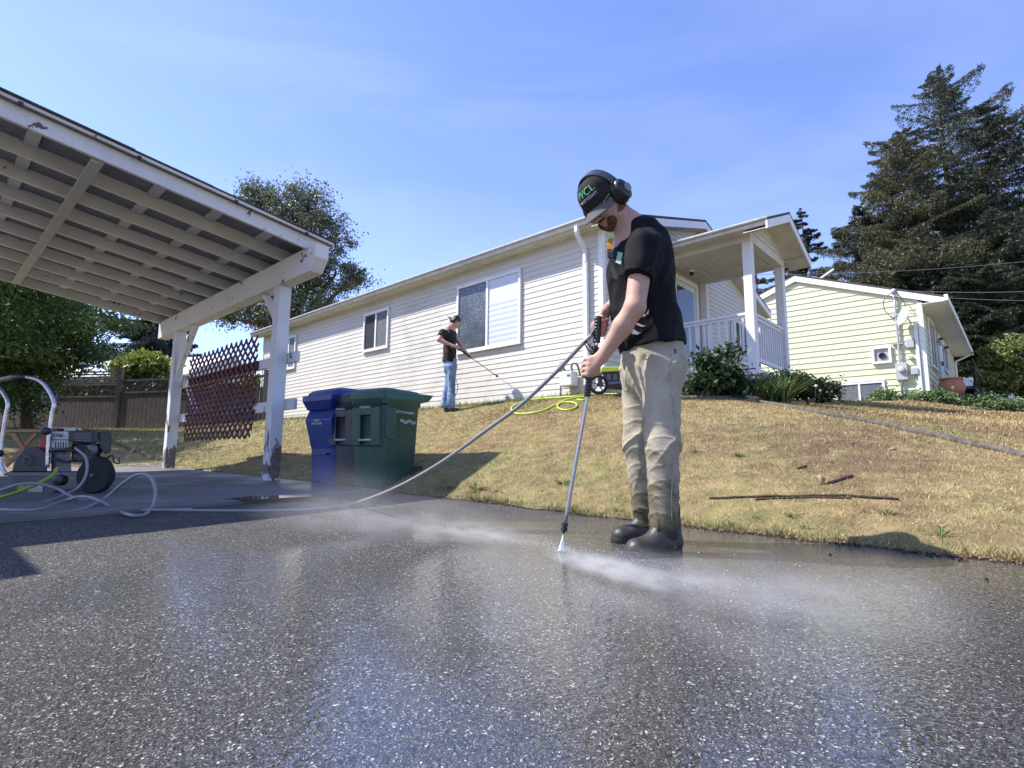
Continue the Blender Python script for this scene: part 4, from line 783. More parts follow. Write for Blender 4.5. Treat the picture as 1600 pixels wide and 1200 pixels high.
mb = MB(); mb.tube(spline([pwp(78, 704, 0), pwp(95, 702, -.04), pwp(112, 703, -.05), pwp(120, 706, -.03)], 5), .014, 8); mb.tube(spline([pwp(80, 716, .0), pwp(100, 722, .0), pwp(118, 718, .0)], 5), .01, 8); mb.tube(spline([pwp(100, 708, .0), pwp(108, 700, -.02), pwp(128, 698, .0), pwp(140, 706, .0)], 5), .007, 8); mb.build('pump_lines', M_KP, pw, smooth=True)
MB().lathe([(.02, -.05), (.045, -.04), (.05, .02), (.03, .05)], pwp(95, 750, .0), [0, 1, 0], 16).build('pump_foot', M_KP, pw, smooth='auto')
mb = MB(); mb.tube(spline([pwp(166, 716, .1), pwp(176, 712, .1), pwp(178, 722, .1), pwp(186, 724, .1), pwp(186, 716, .1)], 5), .006, 6); mb.build('hook', M_KP, pw)
mb = MB(); a, b, c, d = pwp(66, 614, .05), pwp(89, 612, .05), pwp(88, 628, .05), pwp(67, 629, .05)
for p, r_ in ((a, b), (b, c), (c, d), (d, a)): mb.bar(p, r_, .006)
mb.build('lance_bracket', M_ENG, pw)
# folding wooden table
ft_ = thing('folding_table', 'small orange brown wooden folding table behind the pressure washer', 'table', np.array([-6.0, 6.0, .22])); M_WD = mat('varnished_orange_wood', (.30, .13, .035), .4, .25, 14)
YT = 5.9; T = lambda x, y, d=0: at(x, y, YT+d)
mb = MB()
for k in range(6): mb.prism([T(5+3, 671, .4*k/6), T(68, 671, .4*k/6), T(68, 675, .4*k/6), T(8, 675, .4*k/6)], np.array([0, .055, 0]))
mb.build('tabletop', M_WD, ft_)
for d in (.04, .34):
    MB().bar(T(22, 676, d), T(44, 712, d), .035, .02, up=np.array([0, 1., 0])).build('leg', M_WD, ft_); MB().bar(T(58, 676, d+.01), T(10, 728, d+.01), .035, .02, up=np.array([0, 1., 0])).build('leg', M_WD, ft_); MB().bar(T(18, 677, d+.03), T(57, 727, d+.03), .03, .02, up=np.array([0, 1., 0])).build('leg', M_WD, ft_)
# second pressure washer by the house
p2 = thing('pressure_washer', 'yellow topped pressure washer with spoked wheels on the grass against the siding house', 'pressure washer', Q(4.6, 6.8, 1.5)); M_YEP = mat('bright_yellow_plastic', (.62, .68, .03), .4); Y2 = 8.05
R = lambda x, y, d=0: at(x, y, Y2+d)
for d in (-.02, .35):
    wc = R(935, 601, d); rr = 13.5/865*Y2; wo = MB().tube([wc+np.array([math.cos(a)*rr, 0, math.sin(a)*rr]) for a in np.linspace(0, 6.283, 28)], .022, 8, caps=False).build('wheel', M_TYRE, p2, smooth=True); mb = MB()
    for k in range(5): a = k*1.2566+.3; mb.bar(wc, wc+np.array([math.cos(a)*rr, 0, math.sin(a)*rr]), .018)
    mb.build('spokes', M_ENG, wo); MB().lathe([(.025, -.03), (.025, .03)], wc, [0, 1, 0], 12).build('hub', M_KP, wo)
def slab2(pl, y0, y1): return MB().prism([R(x, y, y0) for x, y in pl], np.array([(y1-y0)*.17, y1-y0, 0]))
slab2([(940, 573), (985, 573), (985, 579), (938, 581)], 0, .35).build('engine_cover', M_YEP, p2, bevel=.01); slab2([(942, 581), (985, 580), (985, 606), (950, 606), (944, 596)], .03, .3).build('engine', M_KP, p2, bevel=.01); slab2([(948, 597), (990, 594), (990, 598), (950, 601)], -.01, .36).build('frame', M_ENG, p2, bevel=.004)
for x in (948, 958, 968): slab2([(x, 585), (x+6, 585), (x+6, 594), (x, 594)], .015, .03).build('vent_panel', M_ENG, p2)
slab2([(930, 574), (936, 574), (944, 604), (938, 604)], .1, .14).build('handle_bar', M_ENG, p2)

# ================================================================ timbers, sticks, stones on the lawn
M_LOG = mat('weathered_grey_timber', (.10, .082, .068), .9, .6, 22, bump=1, bscale=45, dirt=.8, dcol=(.07, .055, .045), dscale=9, bdist=.01)
def ground_log(pxs, r, name, label, cat, m, group=None, t0=2.6, dz=0):
    P = []
    for x, y in pxs: p = hit(x, y, t0); P.append(p)
    P = spline(P, 7); rngl = [r*(1+.07*math.sin(i*.9)+.05*math.sin(i*2.1)) for i in range(len(P))]
    for i, p in enumerate(P): p[2] = gz(p)+r*.35+dz
    return tag(MB().tube(P, rngl, 9).build(name, m, smooth='auto'), label, cat, group)
ground_log([(1050, 625), (1090, 624.5), (1130, 625), (1176, 627)], .045, 'edging_timber', 'pale weathered timber edging lying level on the crest behind the man', 'timber', M_LOG)
ground_log([(1183, 629), (1225, 636), (1270, 644), (1320, 653), (1370, 663), (1420, 674), (1480, 687), (1540, 700), (1620, 717), (1720, 742)], .030, 'edging_timber', 'long grey timber edging running down the dry slope to the right', 'timber', M_LOG)
ground_log([(1174, 630), (1180, 625)], .06, 'stump', 'dark broken timber end where the two edging timbers meet', 'wood', mat('dark_rot', (.05, .035, .03), .9, .4, 20, bump=1))
M_BARK = mat('dark_wet_bark', (.045, .03, .024), .85, .4, 30, bump=1, bscale=60, bdist=.01)
ground_log([(1108, 780), (1180, 778), (1250, 777), (1300, 776), (1350, 778.5), (1405, 782)], .0075, 'fallen_branch', 'long thin dark branch lying along the dry grass right of the man', 'branch', M_BARK, dz=.006)
ground_log([(1180, 782), (1260, 778.5), (1330, 779.5)], .006, 'fallen_branch', 'short dark stick lying against the long branch on the grass', 'branch', M_BARK, dz=.004)
ground_log([(1296, 756), (1312, 751), (1332, 745)], .013, 'bark_piece', 'short dark bark piece on the grass next to a small pale stump', 'bark', M_BARK)
ground_log([(1246, 733), (1254, 731), (1260, 729)], .010, 'bark_piece', 'small dark chip of bark on the upper grass left of the pale stump', 'bark', M_BARK)
p = hit(1284, 757, 2.5); st = MB(); st.tube([p, p+Z*.03, p+Z*.06+np.array([-.01, 0, 0])], [.014, .010, .016], 7); st.tube([p+np.array([.01, 0, 0]), p+np.array([.02, 0, .045])], [.01, .007], 6); tag(st.build('small_stump', mat('pale_dead_wood', (.36, .27, .17), .8, .3, 40), smooth=True), 'small pale dead stem sticking up from the dry grass beside bark', 'stump')
def stones(pxs, s, name, label, m, group):
    for i, (x, y) in enumerate(pxs):
        p = hit(x, y, 2.0) if y < 860 else gp(x, y, .0); v, f = rocks(p[None]+Z*s*.3, s, s*1.1); o = npmesh(name, v, f, m); tag(o, label[i], 'stone', group)
stones([(1181, 669), (1330, 693), (1395, 703)], .018, 'pale_stone', ['pale flat stone on bare soil left of the brown patch', 'pale stone in the bare brown patch, middle one', 'pale stone in the bare brown patch, right hand one'], mat('pale_stone', (.26, .23, .18), .9, .2, 30), 'pale stones in the lawn')
stones([(1297, 867), (1542, 906)], .009, 'dark_pebble', ['tiny dark pebble on the asphalt in front of the grass edge', 'tiny dark pebble on the asphalt near the right frame edge'], mat('dark_pebble', (.02, .02, .02), .9), 'dark pebbles on the asphalt')
# weeds: leafy rosettes and tufts
t = NT('leaf_tint'); at_ = t.new('ShaderNodeAttribute'); at_.attribute_name = 'tint'; t.set('Base Color', at_.outputs['Color']); t.set('Roughness', .5); t.set('Specular IOR Level', .4)
tl = t.new('ShaderNodeBsdfTranslucent'); t.l.new(at_.outputs['Color'], tl.inputs[0]); ms_ = t.new('ShaderNodeMixShader'); ms_.inputs[0].default_value = .28; t.l.new(t.b.outputs[0], ms_.inputs[1]); t.l.new(tl.outputs[0], ms_.inputs[2]); t.l.new(ms_.outputs[0], t.n['Material Output'].inputs[0]); M_LEAF = t.m
def tuft(p, n, h, spread, wid, c0, c1, bend=.6, parent=None, name='weed', label=None, cat='weed', group=None):
    V, F, C = [], [], []; k = 0
    for i in range(n):
        a = random.random()*6.283; hh = h*random.uniform(.5, 1.1); d = np.array([math.cos(a), math.sin(a), 0]); s = np.array([-d[1], d[0], 0]); b = p+d*random.random()*spread*.35; lean = random.uniform(.15, bend+.2); cc = np.array(c0)*(1-random.random())+np.array(c1)*random.random(); pts = []
        for j in range(5):
            q = j/4; pts.append(b+d*hh*lean*q*q*1.2+d*spread*.4*q+Z*hh*(q-.35*lean*q*q)); 
        for j, q in enumerate(pts):
            ww = wid*(1-(j/4)**1.6)*(.6+.4*min(1, j)); V += [q-s*ww, q+s*ww]; C += [cc, cc]
        for j in range(4): F.append((k+2*j, k+2*j+1, k+2*j+3, k+2*j+2))
        k += 10
    o = npmesh(name, V, F, M_LEAF, parent, col=np.array(C)); return tag(o, label, cat, group) if parent is None else o
G0, G1, G2 = (.05, .10, .02), (.13, .19, .05), (.30, .32, .12)
wd = [((1100, 818), 'dark green weed tuft at the asphalt edge directly right of the man'), ((1258, 826), 'broad green weed at the asphalt edge in the right half'), ((1240, 805), 'upright green weed behind the grass edge, right of centre'), ((1385, 803), 'small green weed in the pale grass right of the branch'), ((1470, 838), 'low green weed near the right grass edge'), ((965, 800), 'sparse dark stemmed weed between lance and boots'), ((745, 765), 'leafy green weed patch at the grass edge right of the bins'), ((700, 762), 'pale green weed patch beside the bin shadow'), ((780, 768), 'thin green tuft at the asphalt edge in the middle'), ((720, 638), 'bright green grass tuft at the second man\'s feet'), ((700, 640), 'green grass tuft below the wall left of the second man\'s feet'), ((880, 757), 'grey green weed in the dry grass left of the lance'), ((1155, 713), 'small bright green weed on the mid slope right of the man'), ((1085, 708), 'faint green weed on the slope beside the man\'s knee'), ((1180, 810), 'low green weed in the straw grass, edge of the drive'), ((1140, 822), 'tiny green weed between asphalt and lawn right of the boots')]
for i, ((x, y), lb) in enumerate(wd):
    p = hit(x, y, 2.0); s = 1 if p[1] < 4 else (1.3 if p[1] < 7 else 1.5)
    tuft(p, random.randint(12, 34) if i not in (6, 7) else 60, random.uniform(.025, .07)*s if i not in (9,) else .13, random.uniform(.04, .11)*s if i not in (6, 7) else .18, random.uniform(.002, .0042)*s, G1, G2 if i in (6, 7, 8, 9, 10) else G1, 1.0, label=lb, group='green weeds in the dry lawn')
# ================================================================ trees and shrubs
M_TRUNK = mat('tree_bark', (.10, .075, .055), .9, .4, 12, bump=1, bscale=30, bdist=.02)
def leaves(C, size, c0, c1, asp=.45):
    n = len(C); size = size*(.6+.8*rng.random(n)); a = rng.standard_normal((n, 3)); a /= np.linalg.norm(a, axis=1)[:, None]
    b = np.cross(a, rng.standard_normal((n, 3))); b /= np.linalg.norm(b, axis=1)[:, None]; s = size[:, None]
    V = np.stack([C-a*s, C+b*s*asp, C+a*s, C-b*s*asp], 1).reshape(-1, 3); F = np.arange(n*4).reshape(-1, 4); r = rng.random((n, 1)); c = np.array(c0)*(1-r)+np.array(c1)*r
    return V, F, np.repeat(c, 4, 0)
def broad(name, label, base, ells, nclump, nleaf, lsize, c0, c1, clump=.5, trunk_r=.25, cat='tree', group=None, limbs=True, shell=.55, bark=None):
    root = thing(name, label, cat, base, group); C = []; P = []; vol = np.array([e[3]*e[4]*e[5] for e in ells])**(2/3); vol = vol/vol.sum()
    for e, v in zip(ells, vol):
        k = max(3, int(nclump*v)); d = rng.standard_normal((k, 3)); d /= np.linalg.norm(d, axis=1)[:, None]; r = shell+(1.02-shell)*rng.random((k, 1))**.6
        P.append(np.array(e[:3])+d*r*np.array(e[3:6])*(1+.12*rng.standard_normal((k, 1))))
    P = np.concatenate(P); m = nleaf//len(P); cs = clump*(.5+.9*rng.random((len(P), 1, 1)))
    L = P[:, None]+rng.standard_normal((len(P), m, 3))*cs*np.array([.5, .5, .34]); tone = .75+.5*rng.random((len(P), 1)); L = L.reshape(-1, 3)
    V, F, Cc = leaves(L, lsize, c0, c1); Cc = Cc*np.repeat(np.repeat(tone, m, 0), 4, 0); npmesh('crown', V, F, M_LEAF, root, col=Cc)
    if limbs:
        mb = MB(); top = max(e[2]+e[5]*.3 for e in ells); cx = np.array([np.mean([e[0] for e in ells]), np.mean([e[1] for e in ells]), top]); b = np.array(base, float)
        fork = b+(cx-b)*.35; mb.tube([b-Z*.2, b+(fork-b)*.5, fork], [trunk_r*1.3, trunk_r, trunk_r*.85], 10)
        for e in ells: c = np.array(e[:3]); mid = (fork+c)/2+np.array([random.uniform(-.2, .2), random.uniform(-.2, .2), .2]); mb.tube(spline([fork, mid, c, c+Z*e[5]*.5], 4), [trunk_r*.6*(1-i/14)+.01 for i in range(13)], 7)
        for q in P[::max(1, len(P)//60)]:
            e = min(ells, key=lambda e: np.linalg.norm(q-np.array(e[:3]))); c = np.array(e[:3]); mb.tube([c-Z*e[5]*.3, (c+q)/2, q], [trunk_r*.18, trunk_r*.1, .01], 5)
        mb.build('trunk', bark or M_TRUNK, root, smooth=True)
    return root
def E_(x, y, Y, rx, rz_, ry=None): c = at(x, y, Y); s = Y/FPX; return (c[0], c[1], c[2], rx*s, (ry or rx)*s, rz_*s)
def gbase(x, Y, z=None): p = at(x, 700, Y); p[2] = gz(p) if z is None else z; return p
# madrona behind the carport roof
Ym = 24
broad('madrona_tree', 'tall airy broadleaf tree with glinting leaves behind the carport roof and house', gbase(455, Ym), [E_(405, 312, Ym, 34, 34), E_(482, 318, Ym, 34, 36), E_(440, 350, Ym, 46, 46), E_(500, 375, Ym, 44, 44), E_(455, 430, Ym, 60, 48), E_(522, 432, Ym, 38, 30), E_(560, 430, Ym, 22, 12), E_(400, 480, Ym, 52, 30), E_(470, 490, Ym, 60, 40), E_(365, 498, Ym, 22, 14), E_(385, 345, Ym, 14, 10)], 520, 62000, .06, (.04, .06, .022), (.24, .27, .17), .50, .20, bark=mat('madrona_bark', (.16, .08, .05), .7, .3))
# left broadleaf trees
Yl = 15
broad('maple_tree', 'dense dark green broadleaf tree overhanging the back fence at the left', gbase(40, Yl), [E_(20, 480, Yl, 90, 60), E_(90, 505, Yl, 60, 50), E_(-40, 540, Yl, 90, 60), E_(60, 545, Yl, 80, 40), E_(125, 550, Yl, 34, 30), E_(5, 420, Yl, 70, 50), E_(-30, 600, Yl+1, 60, 40), E_(20, 600, Yl+1, 40, 26), E_(40, 588, Yl, 66, 26), E_(15, 628, Yl-.5, 50, 26), (-12.6, 11.2, 4.4, 2.6, 2.2, 2.0), (-12.0, 13.2, 4.6, 2.4, 2.0, 1.9), (-15.5, 12.5, 4.8, 2.6, 2.4, 2.2)], 1300, 100000, .055, (.028, .062, .014), (.14, .22, .055), .45, .11)
Yc = 34
def conifer(name, label, base, H, R, nb, nleafper, ls, c0, c1, taper=.9, droop=.25, bare=.12, gap=0, group='tall dark conifers', jit=.25, up=0.0):
    root = thing(name, label, 'conifer', base, group); b = np.array(base, float); mb = MB(); L = []; T = []
    lean = np.array([random.uniform(-.02, .02), 0, 0])*H; mb.tube([b-Z*.3, b+Z*H*.4+lean*.3, b+Z*H*.8+lean*.8, b+Z*H*.995+lean], [H*.016, H*.011, H*.004, .01], 9)
    nb = int(nb*.80)
    for i in range(nb):
        q = (i+random.random())/nb; z = H*(bare+(1-bare)*q); prof = (1-q)**taper*(1 if q > .1 else .7+3*q); r = R*prof*(random.uniform(1-jit*2, 1+jit))+.12; a = random.random()*6.283; d = np.array([math.cos(a), math.sin(a), 0]); p0 = b+Z*z+lean*(z/H)
        pts = []; rise = up+.22*q
        for j in range(7): s = j/6; pts.append(p0+d*r*s+Z*r*(rise*s-droop*s*s+.12*s**4))
        mb.tube(pts[::2], [.035*(1-q)+.015, .02, .012, .005], 4, caps=False); P = np.array(pts); side = np.array([-d[1], d[0], 0]); n = max(10, int(nleafper*4.4*(r/R)**1.15)); s = rng.random(n)**.75*.95+.05
        pos = np.stack([np.interp(s, np.linspace(0, 1, 7), P[:, k]) for k in range(3)], -1); wv = (rng.random(n)-.5)*2*(.10+.34*np.sin(np.pi*np.clip(s, .05, .98))**.8)*r*.62
        pos += side*wv[:, None]-Z*(np.abs(wv)*.45+.10*rng.random(n)**2*r*.5)[:, None]+rng.standard_normal((n, 3))*np.array([.05, .05, .04])*(.5+r*.10); L.append(pos); T.append(np.full(n, random.uniform(.7, 1.25)))
    L = np.concatenate(L); T = np.concatenate(T); V, F, Cc = leaves(L, ls*.72, c0, c1, .24); npmesh('crown', V, F, M_LEAF, root, col=Cc*np.repeat(T, 4)[:, None]); mb.build('trunk', M_TRUNK, root); return root
def cbase(x, Y, z): p = at(x, 700, Y); p[2] = z; return p
def ctop(x, y, Y): return at(x, y, Y)[2]
DG0, DG1 = (.016, .026, .016), (.105, .125, .08); OG0, OG1 = (.028, .034, .015), (.145, .145, .075)
Y1 = 42; conifer('douglas_fir', 'tallest ragged conifer rising behind the yellow house at the right edge', cbase(1520, Y1, 3), ctop(1512, 108, Y1)-3, 11.5, 250, 520, .17, DG0, DG1, taper=.72, droop=.12, bare=.08, jit=.4, up=.12)
Y2c = 37; conifer('spruce_tree', 'broad olive conifer with pointed tip in front of the tallest fir', cbase(1448, Y2c, 3), ctop(1448, 205, Y2c)-3, 8.6, 230, 520, .15, OG0, OG1, taper=.62, droop=.22, bare=.04, up=.10)
conifer('spruce_tree', 'low dense conifer standing against the left flank of the big pair', cbase(1375, 40, 3), ctop(1378, 318, 40)-3, 6.6, 160, 420, .16, DG0, DG1, taper=.6, bare=.02)
conifer('spruce_tree', 'dark conifer leaving the frame at the right edge', cbase(1612, 34, 3), ctop(1612, 160, 34)-3, 7.6, 190, 460, .15, DG0, (.05, .06, .035), taper=.7, bare=.02, up=.1)  # darker leaf tint than the neighbouring firs
conifer('small_fir', 'small pointed fir between the porch roof and the yellow house', cbase(1278, 46, 3), ctop(1279, 326, 46)-3, 5.0, 150, 330, .19, DG0, DG1, taper=.75, bare=.05)
conifer('small_fir', 'dark fir seen between the two porch posts', cbase(1195, 44, 3), ctop(1196, 405, 44)-3, 4.6, 120, 260, .17, DG0, DG1, taper=.6, bare=.05)
conifer('cedar_tree', 'dark flat layered conifer behind the fence left of the rear carport post', cbase(205, 38, 2), ctop(205, 430, 38)-2, 4.6, 80, 420, .16, (.008, .014, .012), (.035, .05, .04), taper=.3, droop=.15, bare=.3)
conifer('dark_hedge_tree', 'dark evergreen behind the bush and white fence at the right', cbase(1560, 29, 2.6), ctop(1560, 400, 29)-2.6, 4.0, 130, 420, .13, (.010, .02, .010), (.045, .07, .03), taper=.45, bare=.0)
broad('dark_evergreen', 'dark leafy evergreen mass behind the yellow house roof', cbase(1500, 34, 2.6), [E_(1500, 500, 34, 60, 70), E_(1570, 470, 34, 60, 70), E_(1440, 440, 34, 40, 40)], 260, 26000, .13, (.010, .020, .010), (.05, .07, .035), .7, .2)
# shrubs
broad('bright_shrub', 'bright yellow green shrub behind the fence near the rear carport post', gbase(225, 20.5), [E_(205, 578, 20.5, 20, 16), E_(232, 572, 20.5, 24, 18), E_(250, 584, 20.5, 16, 14)], 160, 12000, .075, (.12, .17, .02), (.34, .38, .07), .30, .06, cat='shrub', group=None)
broad('bright_shrub', 'small yellow green shrub glimpsed behind the trellis and front post', gbase(405, 21), [E_(400, 600, 21, 16, 10), E_(385, 608, 21, 10, 8)], 50, 3000, .075, (.12, .17, .02), (.30, .34, .07), .25, .05, cat='shrub')
broad('rhododendron_bush', 'rounded yellow green bush at the right frame edge by the white fence', gbase(1575, 17.5), [E_(1578, 565, 17.5, 34, 32), E_(1600, 585, 17.5, 36, 34), E_(1560, 595, 17.5, 20, 22), E_(1610, 545, 17.5, 24, 24)], 360, 22000, .062, (.045, .075, .012), (.26, .30, .09), .20, .07, cat='bush', shell=.75)
broad('dark_hedge', 'low dark hedge filling the gap behind the lattice of the back fence', gbase(120, 20.5), [E_(40, 612, 20.5, 60, 18), E_(120, 611, 20.5, 60, 17), E_(200, 612, 20.5, 60, 16), E_(280, 612, 20.5, 50, 14), E_(340, 612, 20.5, 40, 14)], 300, 20000, .07, (.012, .025, .010), (.04, .065, .025), .35, .06, cat='hedge')
pgr = 'plants growing in front of the porch'
Yp = 7.45
broad('porch_shrub', 'dark broad leaved shrub reaching up the porch railing behind the man', gbase(1125, Yp), [E_(1106, 566, Yp, 14, 15), E_(1130, 588, Yp, 26, 18), E_(1102, 602, Yp, 26, 14), E_(1150, 604, Yp, 22, 14), E_(1138, 552, Yp, 7, 12), E_(1080, 608, Yp, 12, 10)], 150, 3600, .042, (.010, .030, .010), (.045, .085, .025), .17, .016, cat='shrub', group=pgr, shell=.3)
broad('evergreen_shrub', 'low dark rounded evergreen shrub at the right end of the porch bed', gbase(1270, 8.2), [E_(1255, 604, 8.2, 26, 18), E_(1285, 612, 8.2, 24, 13), E_(1225, 600, 8.2, 22, 18), E_(1195, 606, 8.0, 24, 14)], 240, 9000, .026, (.008, .02, .007), (.04, .065, .022), .12, .02, cat='shrub', group=pgr, shell=.6)
p = gbase(1228, 7.7); tuft(p, 130, .56, .30, .012, (.05, .09, .03), (.20, .27, .09), 1.0, name='iris_clump', label='long leaved grassy clump standing in front of the porch end', cat='plant', group=pgr)
p = gbase(1205, 7.6); tuft(p, 90, .50, .26, .011, (.035, .07, .025), (.12, .17, .06), .9, name='iris_clump', label='darker long leaved clump left of the pale grassy one at the porch', cat='plant', group=pgr)
for i, (x, y) in enumerate(((1281, 610), (1275, 603))):
    pr = gbase(x, 7.6); q = at(x, y, 7.6); fl = MB().tube([pr, (pr+q)/2+np.array([.01, 0, 0]), q], .004, 5); o = fl.build('stem', M_BHOSE, None); rt = thing('seed_head_plant', ['pale round seed head on a thin stem in front of the evergreen shrub', 'taller faded seed head on a thin stem behind the pale one'][i], 'flower', pr, pgr); o.parent = rt; o.matrix_parent_inverse = Matrix.Translation(rt.location).inverted(); MB().lathe([(.001, -.02), (.018, -.012), (.022, .002), (.015, .016), (.001, .02)], q, Z, 10).build('flower_head', mat('cream_flower', (.7, .62, .4), .8), rt, smooth=True)
gg = 'green plants along the foot of the yellow house'
for i, (x, y, Y, w_, h_) in enumerate(((1350, 632, 16.5, 18, 5), (1378, 622, 16.5, 14, 11), (1412, 626, 16.8, 20, 8), (1455, 622, 16.2, 28, 12), (1520, 626, 16.5, 30, 8), (1560, 632, 16, 34, 6))):
    broad('leafy_plant', ['light green leafy plant under the left end of the basement window', 'pale leafy plant right of the basement window', 'low leafy plant under the grey meter boxes', 'bushy green plant in front of the terracotta jar', 'spreading green plant right of the terracotta jar', 'low green plants in front of the white plank fence'][i], gbase(x, Y), [E_(x, y, Y, w_, h_), E_(x+w_*.6, y+3, Y, w_*.6, h_*.7), E_(x-w_*.6, y+4, Y, w_*.6, h_*.6)], 110, 4200, .045, (.05, .09, .03), (.22, .30, .12), .16, .02, cat='plant', group=gg, limbs=False, shell=.2)
# ---------------------------------------------------------------- back fence at the left
M_FB = mat('weathered_fence_boards', (.085, .072, .064), .9, .35, 9, bump=.6, bscale=30, dirt=.5, dcol=(.05, .045, .04)); M_FP = mat('fence_post_grey', (.15, .135, .115), .85, .3, 8, bump=.5)
fpx = [(-150, 19.8), (42, 18.4), (181, 17.6), (262, 17.2), (330, 16.9), (412, 17.2)]
for i, (x, Y) in enumerate(fpx):
    if i == 5: continue
for i in range(len(fpx)-1):
    (xa, Ya), (xb, Yb) = fpx[i], fpx[i+1]; a = at(xa, 660, Ya); b = at(xb, 660, Yb); a[2] = gz(a); b[2] = gz(b); d = b-a; L = np.linalg.norm(d[:2]); dd = d/np.linalg.norm(d); nn = np.cross(dd, Z)
    top = 1.0 if i != 2 else 1.12; lat = .35
    f = thing('back_fence', ['shaded board fence panel at the far left behind the machine frame', 'dark board fence panel with slats and lattice top behind the pressure washer', 'board fence panel with lattice top left of the rear carport post', 'weathered board fence panel seen behind the rear post and trellis', 'weathered fence panel behind the trellis next to the house'][i], 'fence', a, 'back fence panels'); mb = MB(); n = int(L/.15)
    for k in range(n):
        p = a+d*(k/n); mb.par(p+Z*(.04+random.uniform(-.01, .01))-nn*.01, d/n*.93, nn*.02, Z*(top+random.uniform(-.008, .008)))
    mb.build('boards', M_FB, f); mb = MB(); zz = top+.06; c = 0
    while c < L+.35:
        for s in (1, -1):
            pts = []
            for k in range(11):
                z = k/10*lat; x_ = c+s*(z-.17)
                if 0 < x_ < L: pts.append((x_, z))
            if len(pts) > 2: mb.bar(a+dd*pts[0][0]+Z*(zz+pts[0][1])+nn*.006*s, a+dd*pts[-1][0]+Z*(zz+pts[-1][1])+nn*.006*s, .008, .028, up=nn)
        c += .15
    mb.build('lattice', M_FB, f); mb = MB()
    for z in (top+.02, top+lat+.06): mb.par(a+Z*z-nn*.03, d, nn*.06, Z*.06)
    if i == 1 or i == 0:
        for k in range(5): mb.par(a+Z*(top+lat+.14+k*.085)-nn*.012, d, nn*.02, Z*.055)
    mb.build('rails', M_FB, f); h = 1.98 if i in (0, 1) else 1.62
    MB().box(b+Z*(h/2), .13, .13, h, 0).build('post', M_FP, f); 
    if i == 0: MB().box(a+Z*(h/2), .13, .13, h, 0).build('post', M_FP, f)
# pale building beyond the fence
M_PALE = mat('pale_metal_roof', (.66, .70, .74), .4, .05); M_PW = mat('grey_blue_wall', (.30, .34, .38), .7, .1)
pb_ = thing('pale_roofed_house', 'low house with a pale metal roof beyond the back fence at the left', 'house', at(160, 620, 33)); a = at(30, 600, 33); b = at(290, 600, 30)
mb = MB(); z0, z1 = at(100, 600, 33)[2], at(100, 560, 33)[2]; a[2] = b[2] = 0; d = b-a; n = np.array([-d[1], d[0], 0]); n /= np.linalg.norm(n)
MB().par(a+Z*1.5, d, n*6, Z*(z0-1.5+.1)).build('wall', M_PW, pb_); MB().prism([a-d*.03-n*.5+Z*(z0+.1), a-d*.03+n*3+Z*(z1+.25), a-d*.03+n*6.5+Z*(z0+.1)], d*1.06).build('roof', M_PALE, pb_)
MB().par(a-n*.05+d*.3+Z*(z0-.9), d*.1, n*.04, Z*.7).build('window', M_SHADE, pb_)
# utility lines
def wire(p, q, sag, r, label):
    pts = [p+(q-p)*t-Z*sag*4*t*(1-t) for t in np.linspace(0, 1, 16)]; tag(MB().tube(pts, r, 5).build('overhead_wire', mat('wire_grey', (.16, .16, .17), .6), None), label, 'wire', 'overhead utility wires')
mast = Q(2.54, X0-.15, 5.8)
wire(mast, at(1700, 448, 24), .15, .014, 'upper of the two wires leaving the mast of the yellow house to the right'); wire(mast+Z*-.12, at(1700, 468, 24), .12, .012, 'lower of the two wires leaving the mast of the yellow house to the right')
wire(at(1130, 428, 30), at(1700, 398, 26), .35, .012, 'long high wire crossing in front of the conifers above the yellow house'); wire(at(1130, 449, 30), at(1480, 462, 22), .15, .009, 'thin wire just above the roof of the yellow house')
wire(at(180, 558, 30), at(420, 566, 30), .1, .012, 'thin wire crossing the sky between the carport posts'); 
# ================================================================ people: smooth-union solids turned into meshes
def surfnet(f, org, h):
    nx, ny, nz_ = f.shape; s = f < 0; cnt = np.zeros((nx-1, ny-1, nz_-1), np.uint8)
    for a in (0, 1):
        for b in (0, 1):
            for c in (0, 1): cnt += s[a:nx-1+a, b:ny-1+b, c:nz_-1+c]
    I = np.argwhere((cnt > 0) & (cnt < 8)); idm = -np.ones(cnt.shape, np.int32); idm[tuple(I.T)] = np.arange(len(I))
    acc = np.zeros((len(I), 3)); n = np.zeros(len(I)); K = [(a, b, c) for a in (0, 1) for b in (0, 1) for c in (0, 1)]; x, y, z = I.T
    for k in K:
        for ax in range(3):
            if k[ax]: continue
            e = list(k); e[ax] = 1; fa = f[x+k[0], y+k[1], z+k[2]]; fb = f[x+e[0], y+e[1], z+e[2]]; m = (fa < 0) != (fb < 0); t = np.where(m, fa/np.where(m, fa-fb, 1), 0)
            p = np.array(k)[None]+np.zeros((len(I), 1)); p[:, ax] += t; acc[m] += p[m]; n += m
    V = (I+acc/n[:, None])*h+org; F = []
    for ax in range(3):
        sl0 = [slice(1, -1)]*3; a1, a2 = [(1, 2), (2, 0), (0, 1)][ax]; sh = list(f.shape); A = s; lo = [slice(None)]*3; hi = [slice(None)]*3; lo[ax] = slice(0, -1); hi[ax] = slice(1, None); d = A[tuple(lo)] != A[tuple(hi)]; E = np.argwhere(d); ok = (E[:, a1] > 0) & (E[:, a2] > 0) & (E[:, a1] < sh[a1]-1) & (E[:, a2] < sh[a2]-1); E = E[ok]; ins = s[tuple(E.T)]
        o1 = np.zeros(3, int); o1[a1] = 1; o2 = np.zeros(3, int); o2[a2] = 1; q = [idm[tuple((E-u_).T)] for u_ in (o1+o2, o2, 0*o1, o1)]; q = np.stack(q, 1); q[~ins] = q[~ins][:, ::-1]; F.append(q)
    F = np.concatenate(F); return V, F[(F >= 0).all(1)]
